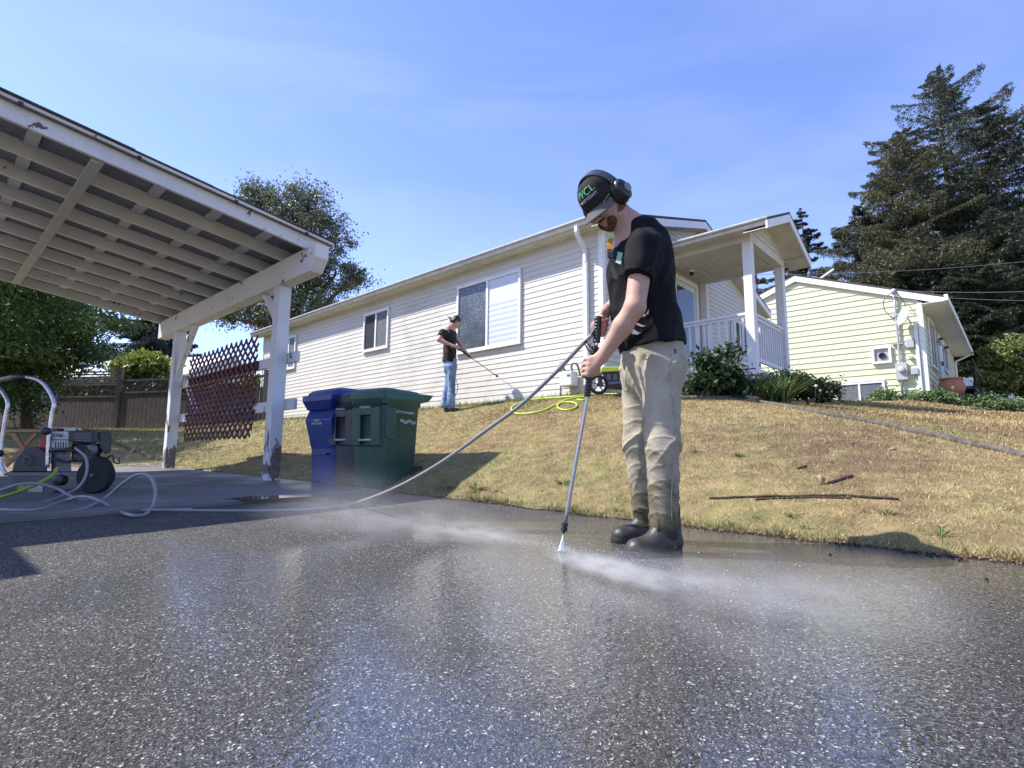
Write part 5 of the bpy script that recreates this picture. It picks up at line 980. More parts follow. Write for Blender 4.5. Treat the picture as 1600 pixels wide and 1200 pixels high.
class SDF:
    def __init__(s, h, lo, hi):
        s.h = h; s.lo = np.array(lo, float); n = np.ceil((np.array(hi)-s.lo)/h).astype(int)+1; s.f = np.full(n, .5, np.float32); s.n = n
    def reg(s, lo, hi):
        a = np.maximum(((lo-s.lo)/s.h).astype(int)-1, 0); b = np.minimum(((hi-s.lo)/s.h).astype(int)+2, s.n)
        if (b <= a).any(): return None, None
        g = [s.lo[i]+np.arange(a[i], b[i])*s.h for i in range(3)]; X = np.stack(np.meshgrid(*g, indexing='ij'), -1); return tuple(slice(a[i], b[i]) for i in range(3)), X
    def comb(s, sl, d, k, op='u'):
        o = s.f[sl]; d = d.astype(np.float32)
        if op == 'u': hh = np.maximum(k-np.abs(o-d), 0)/k if k > 0 else 0; s.f[sl] = np.minimum(o, d)-hh*hh*k*.25
        elif op == 's': d = -d; hh = np.maximum(k-np.abs(o-d), 0)/k if k > 0 else 0; s.f[sl] = np.maximum(o, d)+hh*hh*k*.25
    def cone(s, p, q, r1, r2, k=.02, flat=None, op='u', cut=None):      # flat = (axis, factor)
        p, q = np.asarray(p, float), np.asarray(q, float); R = max(r1, r2)*(max(flat[1], 1) if flat else 1)+k+3*s.h; sl, X = s.reg(np.minimum(p, q)-R, np.maximum(p, q)+R)
        if sl is None: return s
        d = q-p; P = X-p
        if flat: ax = np.asarray(flat[0], float); ax = ax/np.linalg.norm(ax); P = P+(P @ ax)[..., None]*ax*(1/flat[1]-1); d = d+ax*(d @ ax)*(1/flat[1]-1)
        L = d @ d+1e-12; t = np.clip(P @ d/L, 0, 1); dist = np.linalg.norm(P-t[..., None]*d, axis=-1)-(r1+(r2-r1)*t)
        if flat and flat[1] < 1: dist = dist*flat[1]**.5
        if cut is not None: c, n = np.asarray(cut[0], float), np.asarray(cut[1], float); n = n/np.linalg.norm(n); dist = np.maximum(dist, (X-c) @ n)
        s.comb(sl, dist, k, op); return s
    def ell(s, c, r, M=None, k=.02, op='u'):          # M columns: local axes
        c = np.asarray(c, float); r = np.asarray(r, float); R = r.max()+k+3*s.h; sl, X = s.reg(c-R, c+R)
        if sl is None: return s
        P = X-c
        if M is not None: P = P @ M
        k0 = np.linalg.norm(P/r, axis=-1); k1 = np.linalg.norm(P/(r*r), axis=-1)+1e-9; s.comb(sl, k0*(k0-1)/k1, k, op); return s
    def half(s, c, n):
        g = [s.lo[i]+np.arange(s.n[i])*s.h for i in range(3)]; n = np.asarray(n, float); n = n/np.linalg.norm(n); d = (g[0]-c[0])[:, None, None]*n[0]+(g[1]-c[1])[None, :, None]*n[1]+(g[2]-c[2])[None, None]*n[2]; s.f = np.maximum(s.f, d.astype(np.float32)); return s
    def mesh(s, name, m, parent, wrinkle=None, smooth=1):
        V, F = surfnet(s.f, s.lo, s.h)
        if smooth:
            for _ in range(smooth):
                A = np.zeros_like(V); n = np.zeros(len(V))
                for i in range(4): np.add.at(A, F[:, i], V[F[:, (i+1) % 4]]); np.add.at(n, F[:, i], 1)
                V = V*.5+A/n[:, None]*.5
        if wrinkle:
            e1 = V[F[:, 2]]-V[F[:, 0]]; e2 = V[F[:, 3]]-V[F[:, 1]]; fn = np.cross(e1, e2); N = np.zeros_like(V)
            for i in range(4): np.add.at(N, F[:, i], fn)
            N /= np.linalg.norm(N, axis=1)[:, None]+1e-12; V = V+N*wrinkle(V)[:, None]
        return npmesh(name, V, F, m, parent, smooth=True)
def nrm(v): v = np.asarray(v, float); return v/np.linalg.norm(v)
def skin_mat(name, c, red):
    t = NT(name); a = t.rng(t.noise(9, 5, .6), .35, .65); col = t.mix(t.math('MULTIPLY', a, .6), c, red); col = t.mix(t.rng(t.noise(150, 3), .5, .75, 0, .25), col, tuple(x*.75 for x in red)); t.set('Base Color', col); t.set('Roughness', .5); t.set('Subsurface Weight', .12); t.set('Subsurface Radius', (.012, .004, .002)); t.set('Normal', t.bump(t.noise(220, 4), .15, .001)); return t.m
M_SKIN = skin_mat('fair_skin', (.50, .29, .215), (.46, .20, .155))
def cloth(name, c, var=.15, sc_=12, bump=.35, rough=.9, weave=900):
    t = NT(name); a = t.rng(t.noise(sc_, 6, .65), .35, .65); t.set('Base Color', t.mix(a, tuple(x*(1-var) for x in c), tuple(x*(1+var) for x in c))); t.set('Roughness', rough); t.set('Specular IOR Level', .2); t.set('Sheen Weight', .0)
    t.set('Normal', t.bump(t.noise(weave, 2), bump, .0008, t.bump(t.noise(28, 5, .6), .35, .006))); return t.m
M_TEE = cloth('black_cotton', (.0075, .0075, .0095), .35, bump=.6)
M_HAIR = mat('brown_hair', (.06, .033, .018), .6, .4, 60, bump=1, bscale=260)
# --------------------------------------------------------------- hand builder: closes on a bar with axis l at c
def fist(S, wrist, c, l, near, side, sc_=1., rb=.014, k=.010):
    l, near, side = nrm(l), nrm(near), nrm(side)      # near: back of the hand faces this way, side: where the knuckles go
    offs = (-.034, -.0115, .011, .032); rr = (.0092, .0097, .0092, .0082); ln = (1, 1.06, 1., .86)
    Ks = []
    for o, r, f in zip(offs, rr, ln):
        b = c+l*o*sc_; K = b+near*(.030)*sc_+side*(.012*f)*sc_; A = b+near*.016*sc_+side*(.030*f)*sc_; B = b-near*.014*sc_+side*(.026*f)*sc_; T = b-near*.027*sc_-side*.002*sc_+l*.002; r *= sc_
        S.cone(K, A, r*1.12, r*1.02, k=.006); S.cone(A, B, r*1.02, r*.95, k=.004); S.cone(B, T, r*.95, r*.80, k=.004); Ks.append(K); S.ell(K, (r*1.25,)*3, k=.008)
    for K, w in zip(Ks, (-.016, -.005, .006, .016)): S.cone(wrist+l*w*sc_+near*.004, K, .0165*sc_, .0115*sc_, k=.014)
    pc = c+near*.020*sc_-side*.018*sc_; S.ell(pc, np.array([.026, .034, .018])*sc_, np.stack([side, l, near], 1), k=.02)
    t0 = wrist*.55+c*.45-l*.030*sc_-side*.008; t1 = c-l*.052*sc_+near*.012*sc_-side*.008*sc_; t2 = c-l*.055*sc_-near*.014*sc_+side*.010*sc_
    S.cone(wrist-l*.012, t0, .018*sc_, .015*sc_, k=.015); S.cone(t0, t1, .014*sc_, .0115*sc_, k=.008); S.cone(t1, t2, .0115*sc_, .0092*sc_, k=.004); return Ks
# --------------------------------------------------------------- head in its own frame (f forward, s left, u up)
def head_sdf(S, c, f, s_, u, sc_=1., k=.02):
    M = np.stack([f, s_, u], 1); g = lambda a, b, d: c+(f*a+s_*b+u*d)*sc_; E = lambda p, r, k=k, op='u': S.ell(g(*p), np.array(r)*sc_, M, k=k*sc_, op=op)
    E((-.016, 0, .028), (.095, .077, .090)); E((.030, 0, -.030), (.062, .060, .088), .03); E((.050, 0, -.085), (.036, .040, .034), .03); E((.066, 0, -.108), (.020, .022, .017), .02)
    for b in (1, -1):
        E((.005, .055*b, -.075), (.05, .018, .028), .03); E((.072, .034*b, -.028), (.020, .022, .020), .02); E((.086, .031*b, .012), (.014, .020, .012), .01, 's'); E((.076, .032*b, .014), (.014, .024, .007), .012)
        E((-.008, .078*b, -.006), (.018, .010, .030), .008); S.ell(g(.076, .030*b, .006), np.array((.0125,)*3)*sc_, k=.003); E((.100, .011*b, -.040), (.010, .008, .007), .006)
    S.cone(g(.090, 0, .014), g(.114, 0, -.030), .0085*sc_, .0115*sc_, k=.012*sc_); E((.114, 0, -.034), (.012, .011, .009), .008)
    E((.092, 0, -.063), (.010, .022, .0055), .005); E((.090, 0, -.073), (.010, .019, .006), .005); E((.099, 0, -.0683), (.010, .020, .0016), .002, 's')
    return g, M
def dome(g, prof, th0=0, th1=2*math.pi, n=40):       # rings (radius_f, radius_s, height) in the head frame
    R = []
    for (rf, rs, z, cf) in prof: R.append([g(cf+rf*math.cos(t), rs*math.sin(t), z) for t in np.linspace(th0, th1, n, endpoint=False)])
    return R

# ================================================================ the man in front
man = thing('person', 'man in black cap, black t-shirt and muddy pale jeans washing the asphalt', 'person', gp(1020, 858))
hY = 2.66; hc = at(942, 316, hY); hf = nrm([-.52, -.44, -.73]); hu = nrm(np.array([-.10, .10, 1.])-hf*(np.array([-.10, .10, 1.]) @ hf)); hs_ = np.cross(hu, hf)
shN, shF = at(1006, 384, 2.52), at(990, 382, 2.90); nb_ = at(984, 356, 2.71); elN = at(992, 480, 2.47); wrN = at(942, 557, 2.56); hcN = at(925, 577, 2.60)
elF = at(980, 462, 2.93); wrF = at(946, 487, 2.74); hcF = at(934, 506, 2.66)
lt0 = at(934.5, 497, 2.62); tip = at(880.5, 832, 2.66); la = nrm(tip-at(923, 560, 2.60))
B = SDF(.0038, at(860, 900, 2.5)-np.array([.0, .25, .05]), np.array([.95, 3.15, 2.05])); B.lo
def lineat(x, y): return None
HSC = 1.06; g, HM = head_sdf(B, hc, hf, hs_, hu, HSC)
B.cone(g(-.030, 0, -.055), nb_+Z*.0, .058, .064, k=.03); B.cone(nb_, at(990, 385, 2.71), .07, .10, k=.05, flat=([0, 1, 0], 1.4)); B.cone(at(996, 405, 2.71), at(1015, 530, 2.72), .115, .12, k=.05, flat=([0, 1, 0], 1.25))
B.cone(shN, elN, .056, .047, k=.03); B.cone(shF, elF, .056, .047, k=.03)
mN = elN*.62+wrN*.38; B.cone(elN, mN, .046, .046, k=.02); B.cone(mN, wrN, .045, .029, k=.02, flat=(nrm(np.cross(la, [0, 1, 0])), 1.0)); mF = elF*.6+wrF*.4; B.cone(elF, mF, .045, .045, k=.02); B.cone(mF, wrF, .044, .029, k=.02)
nearv = nrm([.18, -1, .10]); sidev = nrm(np.cross(nearv, la)); sidev = sidev if sidev[0] < 0 else -sidev
cN = at(921.5, 577, 2.615); fist(B, wrN, cN, la, nearv, sidev, 1.08)
hN = at(941, 567, 2.585)
cF = at(933.5, 511, 2.64); fist(B, wrF, cF+np.array([.012, .02, .0]), la, nrm([.35, .9, .25]), nrm([1, .12, .12]), 1.04)
for (a, b) in ((at(1032, 560, 2.62), at(1030, 690, 2.58)), (at(1003, 560, 2.84), at(994, 690, 2.86))): B.cone(a, b, .075, .045, k=.04)
for (a, b) in ((at(1030, 690, 2.58), at(1040, 850, 2.60)), (at(996, 690, 2.88), at(1010, 835, 2.93))): B.cone(a, b, .042, .032, k=.02)
t = NT('man_skin'); a = t.rng(t.noise(10, 5, .6), .35, .65); col = t.mix(t.math('MULTIPLY', t.rng(t.noise(45, 5, .7), .35, .65), .55), (.46, .285, .205), (.43, .205, .15)); t.set('Base Color', col); t.set('Roughness', .62); t.set('Subsurface Weight', .1); t.set('Subsurface Radius', (.012, .004, .002)); t.set('Normal', t.bump(t.noise(200, 4), .2, .001, t.bump(t.noise(35, 4), .2, .003)))
B.mesh('body', t.m, man, smooth=2)
# beard: a shell over the jaw
BS = SDF(.0032, hc-np.array([.2]*3), hc+np.array([.2]*3)); E = lambda p, r, k=.02, op='u': BS.ell(g(*p), np.array(r)*HSC, HM, k=k, op=op)
E((.047, 0, -.088), (.042, .045, .038), .02); E((.064, 0, -.110), (.024, .027, .020), .02)
for b in (1, -1): E((.008, .056*b, -.072), (.048, .020, .032), .03); E((-.020, .066*b, -.030), (.022, .0125, .045), .02); E((.068, .030*b, -.078), (.024, .018, .022), .02)
E((.0885, 0, -.0535), (.0115, .028, .0050), .006); E((.098, 0, -.0665), (.018, .0225, .0080), .003, 's')
t = NT('short_beard'); a = t.rng(t.noise(330, 4, .7), .40, .60); t.set('Base Color', t.mix(a, (.055, .026, .014), (.19, .09, .045))); t.set('Roughness', .75); t.set('Normal', t.bump(t.noise(420, 3, .7), 1, .003)); BS.mesh('beard', t.m, man, wrinkle=lambda V: .0012*rng.standard_normal(len(V)), smooth=1)
HS = SDF(.005, hc-np.array([.22]*3), hc+np.array([.22]*3)); HS.ell(g(-.030, 0, .016), (.092, .0835, .092), HM, k=.01); HS.ell(g(.075, 0, -.02), (.085, .09, .10), HM, k=.01, op='s'); HS.mesh('hair', M_HAIR, man, wrinkle=lambda V: .003*np.sin(V[:, 2]*300+V[:, 0]*170)+.0015*rng.standard_normal(len(V)))
# cap
M_CAP = cloth('charcoal_cap_cloth', (.022, .023, .022), .2, 20); M_BRIM = cloth('faded_brim_cloth', (.10, .10, .088), .15, 20)
cf = -.012; z0 = .030; prof = []
for i in range(13):
    a = i/12*math.pi/2; prof.append((.113*math.cos(a)**.72+.0005, .093*math.cos(a)**.72+.0005, z0+.105*math.sin(a)**.95, cf))
prof = [(.111, .091, z0-.026, cf), (.114, .094, z0-.012, cf)]+prof
cap = MB().loft(dome(g, prof)).build('cap', M_CAP, man, smooth=True)
MB().tube([g(cf, 0, z0+.104), g(cf, 0, z0+.110)], [.007, .004], 10).build('cap_button', M_CAP, cap)
def capp(th, el, off=0.0):                           # point on the crown of the cap
    c_, s_2 = max(math.cos(el), 1e-3)**.72, math.sin(el)**.95; rf, rs = .113*c_+off, .093*c_+off; return g(cf+rf*math.cos(th), rs*math.sin(th), z0+.105*s_2+off*.5)
for k in range(6):                                   # panel seams
    th = (k+.5)*math.pi/3+math.pi/6; MB().tube([capp(th, e, .0008) for e in np.linspace(.02, 1.5, 12)], .0011, 5).build('seam', M_CAP, cap)
nv, nu = 10, 22; V, F = [], []
for lay in (0, 1):
    for j in range(nv):
        for i in range(nu):
            th = (i/(nu-1)-.5)*2*1.16; q = j/(nv-1); rf = 0; y = .091*math.sin(th)*(1+.10*q*abs(math.sin(th))); x = cf+(.111*math.cos(th))+q*.074*max(0, math.cos(th*1.18))**.5
            V.append(g(x, y, z0-.014-.030*q-.020*(y/.09)**2*(1-.35*q)+(-.0035 if lay else 0)))
n = nv*nu
for lay in (0, 1):
    for j in range(nv-1):
        for i in range(nu-1):
            a = lay*n+j*nu+i; fc = (a, a+1, a+nu+1, a+nu); F.append(fc if lay == 0 else fc[::-1])
for i in range(nu-1): a = (nv-1)*nu+i; F.append((a, a+1, a+n+1, a+n))
brim = MB().add(V, F).build('brim', M_BRIM, cap, smooth=True)
def cap_text(txt, size, th0, el0, wd, ht, m, name, rot=0):
    v, f = text_mesh(txt, size, .0012); P = []
    for x, y, z in v: x, y = x*math.cos(rot)-y*math.sin(rot), x*math.sin(rot)+y*math.cos(rot); P.append(capp(th0-(-x)*wd, max(.02, el0+y*ht), .0018+z+.0012))
    return MB().add(P, f).build(name, m, cap)
M_LOGO = mat('green_embroidery', (.12, .42, .20), .7, .3, 200); M_WEMB = mat('white_embroidery', (.6, .62, .62), .7, .1)
cap_text('WCL', .052, .22, .62, 10.5, 10.5, M_LOGO, 'logo'); cap_text('WEST COAST', .0175, .22, .30, 10.5, 9.0, M_WEMB, 'logo_text'); cap_text('_____', .018, .22, .44, 10.5, 9, M_WEMB, 'logo_underline')
v, f = text_mesh('GCM', .022, .001); th = .98; o = g(cf+.106*math.cos(th)+.012, .086*math.sin(th)-.002, z0-.020); MB().add([o+(x*1.0)*nrm(-hs_*.85+hf*.75-hu*.25)+y*nrm(hf+hs_*.6)+z*hu+hu*.003+hs_*.004 for x, y, z in v], f).build('brim_text', M_WEMB, cap)
# ear defenders
em = MB().add([], []); M_EM = mat('matt_black_plastic', (.014, .014, .016), .42, .2, 30); M_BAND = mat('headband_vinyl', (.03, .03, .034), .28, .1, spec=.7)
pts = [g(-.024, .108*math.cos(a), -.012+.153*math.sin(a)) for a in np.linspace(0.15, math.pi-.15, 26)]
mb = MB(); V = []; 
for p, a in zip(pts, np.linspace(.15, math.pi-.15, 26)):
    o_ = nrm(hs_*math.cos(a)+hu*math.sin(a)); wv = .017+.014*math.sin(a)
    for (df, do) in ((-wv, 0), (wv, 0), (wv*.95, .009), (-wv*.95, .009)): V.append(p+hf*df+o_*do)
mb.loft([V[i*4:i*4+4] for i in range(26)]); eo = mb.build('ear_defenders', M_BAND, man, smooth='auto', bevel=.002)
for b in (1, -1):
    c = g(-.022, .084*b, -.012); ax = hs_*b; mbc = MB().lathe([(.046, -.010), (.050, .0), (.050, .012), (.043, .014), (.045, .022), (.043, .042), (.032, .050), (.001, .053)], c, ax, 28); mbc.v = [tuple(np.array(p)+hu*(.28*((np.array(p)-c) @ hu))) for p in mbc.v]; mbc.build('ear_cup', M_EM, eo, smooth=True)
    MB().lathe([(.022, .050), (.023, .057), (.001, .058)], c-hu*.006-hf*.012, ax, 20).build('cup_control', mat('grey_disc', (.18, .20, .21), .4), eo, smooth='auto')
    mb = MB()
    for dx in (-.026, .020): mb.tube(spline([c+ax*.012+hf*dx-hu*.002, c+ax*.022+hf*dx*1.1+hu*.035, c+ax*.008+hf*dx*.7+hu*.085, c+ax*.0+hf*dx*.3+hu*.105], 5), .0017, 6)
    mb.build('wire_arm', mat('spring_wire', (.10, .10, .10), .3, metal=.8), eo, smooth=True)
# t-shirt
T_ = SDF(.0045, np.array([.15, 2.28, .85]), np.array([1.08, 3.18, 1.95])); fy = ([0, 1, 0], 1.30)
T_.cone(at(998, 408, 2.71), at(1020, 548, 2.72), .136, .160, k=.05, flat=fy); T_.cone(at(1007, 383, 2.71), at(1006, 425, 2.71), .105, .135, k=.08, flat=([0, 1, 0], 1.45)); T_.cone(at(995, 362, 2.71), at(1003, 380, 2.71), .058, .088, k=.05, flat=([0, 1, 0], 1.6))
T_.ell(at(1016, 405, 2.71), (.070, .15, .13), k=.06); T_.ell(at(1003, 364, 2.71), (.060, .13, .05), k=.05)
sleN = at(997, 434, 2.475); T_.cone(shN+Z*.002, sleN+(sleN-shN)*.25, .074, .070, k=.055, cut=(sleN, sleN-shN+np.array([-.02, 0, -.02]))); sleF = at(972, 428, 2.93); T_.cone(shF, sleF+(sleF-shF)*.25, .078, .074, k=.055, cut=(sleF, sleF-shF))
T_.half(at(1020, 545, 2.72), np.array([.13, 0, -1]))
# wedge gap: round neck opening
T_.cone(g(-.03, 0, -.07), nb_+Z*.0+np.array([-.02, 0, .0]), .070, .068, k=.012, op='s')
T_.cone(at(975, 425, 2.70), at(990, 520, 2.70), .085, .095, k=.05, flat=([0, 1, 0], 1.3))
def tee_w(V):
    x, y, z = V.T; rd = lambda p: (1-np.abs(np.sin(p)))**2-.35; a = .009*rd(9*z+15*x+2.2*np.sin(7*y+9*z))*np.clip((1.62-z)*2.2, 0, 1)+.005*rd(17*z-13*x+2*np.sin(10*y+6*x))+.0035*np.sin(48*(z*.5+x)+4*np.sin(9*y))+.002*np.sin(90*z*.4-70*x+5*np.sin(14*y)); return a*np.clip((z-.9)*5, .3, 1)
tee = T_.mesh('tshirt', M_TEE, man, wrinkle=tee_w, smooth=1)
# jeans
J = SDF(.0045, np.array([.28, 2.40, .06]), np.array([1.05, 3.15, 1.12])); hipN, hipF = at(1031, 575, 2.63), at(1005, 575, 2.83); knN, knF = at(1035, 693, 2.58), at(996, 692, 2.87); anN, anF = at(1038, 834, 2.60), at(1009, 814, 2.92)
J.cone(at(1018, 535, 2.72), at(1020, 575, 2.72), .150, .158, k=.05, flat=([0, 1, 0], 1.16)); J.cone(hipN, knN, .106, .078, k=.05); J.cone(knN, anN, .077, .067, k=.03); J.cone(hipF, knF, .108, .076, k=.05); J.cone(knF, anF, .072, .060, k=.03)
J.ell(at(1040, 572, 2.68), (.082, .13, .09), k=.05)
def fold(p, q, r, op='u', k=.022): J.cone(p, q, r, r*.6, k=k, op=op)
for (x0, y0, x1, y1, Y, r, op) in [(1000, 575, 1012, 640, 2.53, .006, 'u'), (1030, 600, 1060, 560, 2.52, .004, 'u'), (968, 576, 992, 620, 2.74, .006, 'u'), (1006, 560, 996, 600, 2.56, .008, 's')]: fold(at(x0, y0, Y), at(x1, y1, Y), r, op)
def jean_w(V):
    x, y, z = V.T; lo = np.clip((.50-z)*3, 0, 1); kn = np.exp(-((z-.60)/.12)**2); hp = np.exp(-((z-.92)/.12)**2); rd = lambda p: 1.25*(1-np.abs(np.sin(p)))**3-.30
    return .008*lo*rd(15*z+17*x+2.2*np.sin(8*y+13*z)+1.6*np.sin(19*x+5*y))+.009*kn*rd(16*z-19*x+2.0*np.sin(11*y+9*x+4*z))+.006*hp*rd(13*x+15*z+1.5*np.sin(7*y+11*z))+.005*rd(9*z+15*x+1.7*np.sin(6*y+8*z))+.0025*rd(38*z+11*x+2*np.sin(21*y+7*z))
t = NT('muddy_pale_denim'); z = t.sep()[2]; a = t.rng(t.noise(5, 6, .62), .35, .65); c = t.mix(a, (.30, .265, .195), (.42, .38, .295)); mud = t.rng(t.math('ADD', t.math('MULTIPLY', t.noise(7, 7, .66, dist=.4), .6), t.rng(z, -1.05, .0-.62, .42, .0)), .50, .66, 0, .75)
c = t.mix(mud, c, (.20, .165, .095)); wetm = t.rng(t.math('ADD', t.math('MULTIPLY', t.noise(11, 5, .6), .5), t.rng(z, -1.02, -.78, .42, -.1)), .42, .56, 0, .8); 
t.set('Roughness', .9); t.set('Specular IOR Level', .15); t.set('Normal', t.bump(t.noise(500, 2), .3, .0008, t.bump(t.noise(24, 6, .65, vec=t.mapv((1, 1, 1.6))), .55, .008)))
M_JEAN = t
# object space of the jeans equals the person's own frame, so heights run from the ground upwards
t = M_JEAN; zz = t.sep()[2]
mud = t.rng(t.math('ADD', t.math('MULTIPLY', t.noise(6, 7, .66, dist=.4), .8), t.rng(zz, .10, 1.0, .40, -.12)), .54, .70, 0, .80); c = t.mix(mud, c, (.080, .062, .028)); wetm = t.rng(t.math('ADD', t.math('MULTIPLY', t.noise(14, 5, .6), .6), t.rng(zz, .1, .42, .42, -.2)), .42, .58, 0, .85); c = t.mix(wetm, c, (.028, .026, .022)); t.set('Base Color', c)
jeans = J.mesh('jeans', t.m, man, wrinkle=jean_w, smooth=1)
M_SEAM = cloth('denim_seam', (.34, .31, .25), .1)
def onto(ob, pts, off, eye=CAM):                     # drop points on a garment along the line of sight
    dg = bpy.context.evaluated_depsgraph_get(); bv = BVHTree.FromObject(ob, dg); out = []; mw_ = ob.matrix_world
    for p in pts:
        d = Vector(p)-Vector(eye); d.normalize(); h_, n_, i_, dist = bv.ray_cast(Vector(eye), d)
        if h_ is None: out.append(None); continue
        out.append(np.array(h_)-np.array(d)*off)
    return out
def decal(ob, px, off, m, name, parent, thick=.001):
    px = list(px); cx = np.mean([p[0] for p in px]); cy = np.mean([p[1] for p in px]); rings = []
    for f_ in (1, .66, .33): rings.append([(cx+(x-cx)*f_, cy+(y-cy)*f_) for x, y in px])
    flat = [p for r in rings for p in r]+[(cx, cy)]; P = onto(ob, [at(x, y, 2.5) for x, y in flat], off)
    if any(p is None for p in P): return None
    n = len(px); F = [(r*n+i, r*n+(i+1) % n, (r+1)*n+(i+1) % n, (r+1)*n+i) for r in (0, 1) for i in range(n)]+[(2*n+i, 2*n+(i+1) % n, 3*n) for i in range(n)]
    return MB().add(P, F).build(name, m, parent, recalc=False)
bpy.context.view_layer.update()
seam = [p for p in onto(jeans, [at(x, y, 2.5) for x, y in [(1052+(-2 if y < 620 else 0)+3*math.sin(y*.03), y) for y in range(552, 822, 9)]], .0015) if p is not None]
if len(seam) > 4: MB().tube(seam, .0022, 5).build('side_seam', M_SEAM, jeans, smooth=True)
decal(jeans, [(1053.5, 545), (1056.5, 545), (1057, 552), (1054, 552)], .003, mat('black_tab', (.02, .02, .02)), 'tab', jeans)
pk = [p for p in onto(jeans, [at(x, y, 2.5) for x, y in [(1000, 549), (1004, 556), (1012, 562), (1024, 565)]], .0015) if p is not None]
if len(pk) > 2: MB().tube(spline(pk, 4), .0018, 5).build('pocket_seam', M_SEAM, jeans)
M_PRW = mat('pale_shirt_print', (.42, .44, .46), .8, .2, 60)
for pts in ([(1003, 492), (1008, 491), (1013, 487), (1015, 482), (1013, 490), (1008, 494), (1004, 495)], [(992, 505), (998, 505), (1004, 508), (1009, 509), (1003, 511), (996, 508)], [(984, 517), (990, 514), (997, 519), (1003, 519), (996, 523), (988, 522)]): decal(tee, pts, .003, M_PRW, 'shirt_print', tee)
decal(tee, [(965, 393), (973, 395), (970, 413), (962, 410)], .003, mat('mint_patch', (.25, .52, .38), .7, .35, 90), 'chest_print', tee); decal(tee, [(964, 403), (970, 405), (969, 411), (963, 409)], .0042, M_PRW, 'chest_print', tee)
# strap with bright webbing and buckle hanging from the collar
MW = mat('orange_webbing', (.50, .20, .02), .6, .3, 80); q0, q1, q2, q3 = at(957, 368, 2.60), at(953, 380, 2.57), at(952, 392, 2.56), at(955, 406, 2.555)
so_ = MB().loft([[p+np.array([-w_, 0, 0]), p+np.array([w_, -.003, 0]), p+np.array([w_, .004, 0]), p+np.array([-w_, .006, 0])] for p, w_ in zip(spline([q0, q1, q2], 5), [.011, .0125, .013, .014, .014, .0145, .015, .014, .013, .012, .010])]).build('neck_strap', MW, man, smooth='auto')
MB().loft([[p+np.array([-w_, -.001, 0]), p+np.array([w_, -.004, 0]), p+np.array([w_, .004, 0]), p+np.array([-w_, .006, 0])] for p, w_ in zip((q0+Z*.004, q0*.6+q1*.4), (.0115, .0135))]).build('green_webbing', mat('lime_webbing', (.35, .55, .20), .6), so_)
MB().box((q2+q3)/2+np.array([0, -.003, 0]), .030, .012, .034, 0).build('buckle', mat('dark_olive_buckle', (.05, .045, .03), .35), so_, bevel=.003); MB().box(q2+np.array([0, -.004, .004]), .026, .012, .008, 0).build('buckle_bar', mat('copper_buckle', (.40, .16, .05), .35), so_, bevel=.002)
MB().loft([[p+np.array([-.009, 0, 0]), p+np.array([.009, -.002, 0]), p+np.array([.009, .003, 0]), p+np.array([-.009, .004, 0])] for p in spline([q3, at(958, 420, 2.55), at(963, 436, 2.54)], 4)]).build('strap_tail', mat('grey_strap', (.05, .052, .058), .7), so_, smooth='auto')
# boots
M_BOOT = mat('wet_dark_rubber', (.030, .027, .023), .5, .4, 14, dirt=.85, dcol=(.085, .072, .052), dscale=12, spec=.45, bump=.5, bscale=70)
for (h_, t_, sY, lab) in ((at(1048, 860, 2.60), at(992, 862, 2.55), 1, 'n'), (at(1018, 842, 2.93), at(968, 841, 2.90), 1, 'f')):
    gz_h = .032*h_[1]; h_[2] = gz_h; t_[2] = .032*t_[1]; d = nrm(t_-h_); s_ = np.array([-d[1], d[0], 0]); L = np.linalg.norm(t_-h_)
    S = SDF(.0045, np.minimum(h_, t_)-.12, np.maximum(h_, t_)+np.array([.12, .12, .26])); S.cone(h_+Z*.05, t_+Z*.034-d*.01, .043, .040, k=.03, flat=(s_, 1.12)); S.ell(t_+Z*.034-d*.02, (.058, .048, .036), np.stack([d, s_, Z], 1), k=.03); S.cone(h_+Z*.06, h_+Z*.20+d*.01, .050, .056, k=.04); S.cone(h_+Z*.11+d*.05, t_-d*.09+Z*.05, .04, .045, k=.04); S.half(np.array([0, 0, gz_h+.012]), [0, 0, -1])
    bo = S.mesh('boot', M_BOOT, man, smooth=1); P = [h_-d*.048+s_*0]; outl = []
    for k in range(24):
        a = k/24*2*math.pi; c0_ = t_-d*.02 if math.cos(a) > 0 else h_; rr_ = (.066 if math.cos(a) > 0 else .052); outl.append(c0_+d*rr_*math.cos(a)+s_*.054*math.sin(a)+Z*.002)
    MB().prism(outl, Z*.022).build('sole', mat('boot_sole', (.018, .018, .018), .7), bo, bevel=.004)
# ================================================================ lance and gun (held, so a thing of its own)
gun = thing('spray_lance', 'long steel pressure washer lance with black ribbed grips held by the man in front', 'spray lance', tip)
M_GUN = mat('black_gun_plastic', (.016, .016, .017), .4, .3, 40); gr0 = at(935, 494, 2.615); gr1 = at(932, 536, 2.625); ax = nrm(gr1-gr0)
ptsl = [at(931.5, 540, 2.625), at(925, 560, 2.62), at(917, 622, 2.625), tip-la*.03]
ptsl = [ptsl[0], ptsl[1], at(918, 618, 2.625), at(899, 725, 2.64), tip-la*.02]; MB().tube(spline(ptsl, 4), .0095, 12).build('tube', mat('lance_steel', (.42, .42, .43), .28, .1, 40, metal=.9), gun, smooth=True)
pr_ = []; L = np.linalg.norm(gr1-gr0)
MB().lathe([(.012, 0), (.0165, .004), (.0172, L*.5), (.0165, L-.004), (.012, L)], gr0, ax, 16).build('grip', M_GUN, gun, smooth='auto'); a_ = nrm(np.cross(ax, [0, 1, 0])); b_ = np.cross(ax, a_)
for k in range(8): MB().lathe([(.0165, 0), (.0185, .003), (.0185, .008), (.0165, .011)], gr0+ax*(.008+k*L/8.3), ax, 16).build('grip_rib', M_GUN, gun, smooth='auto')
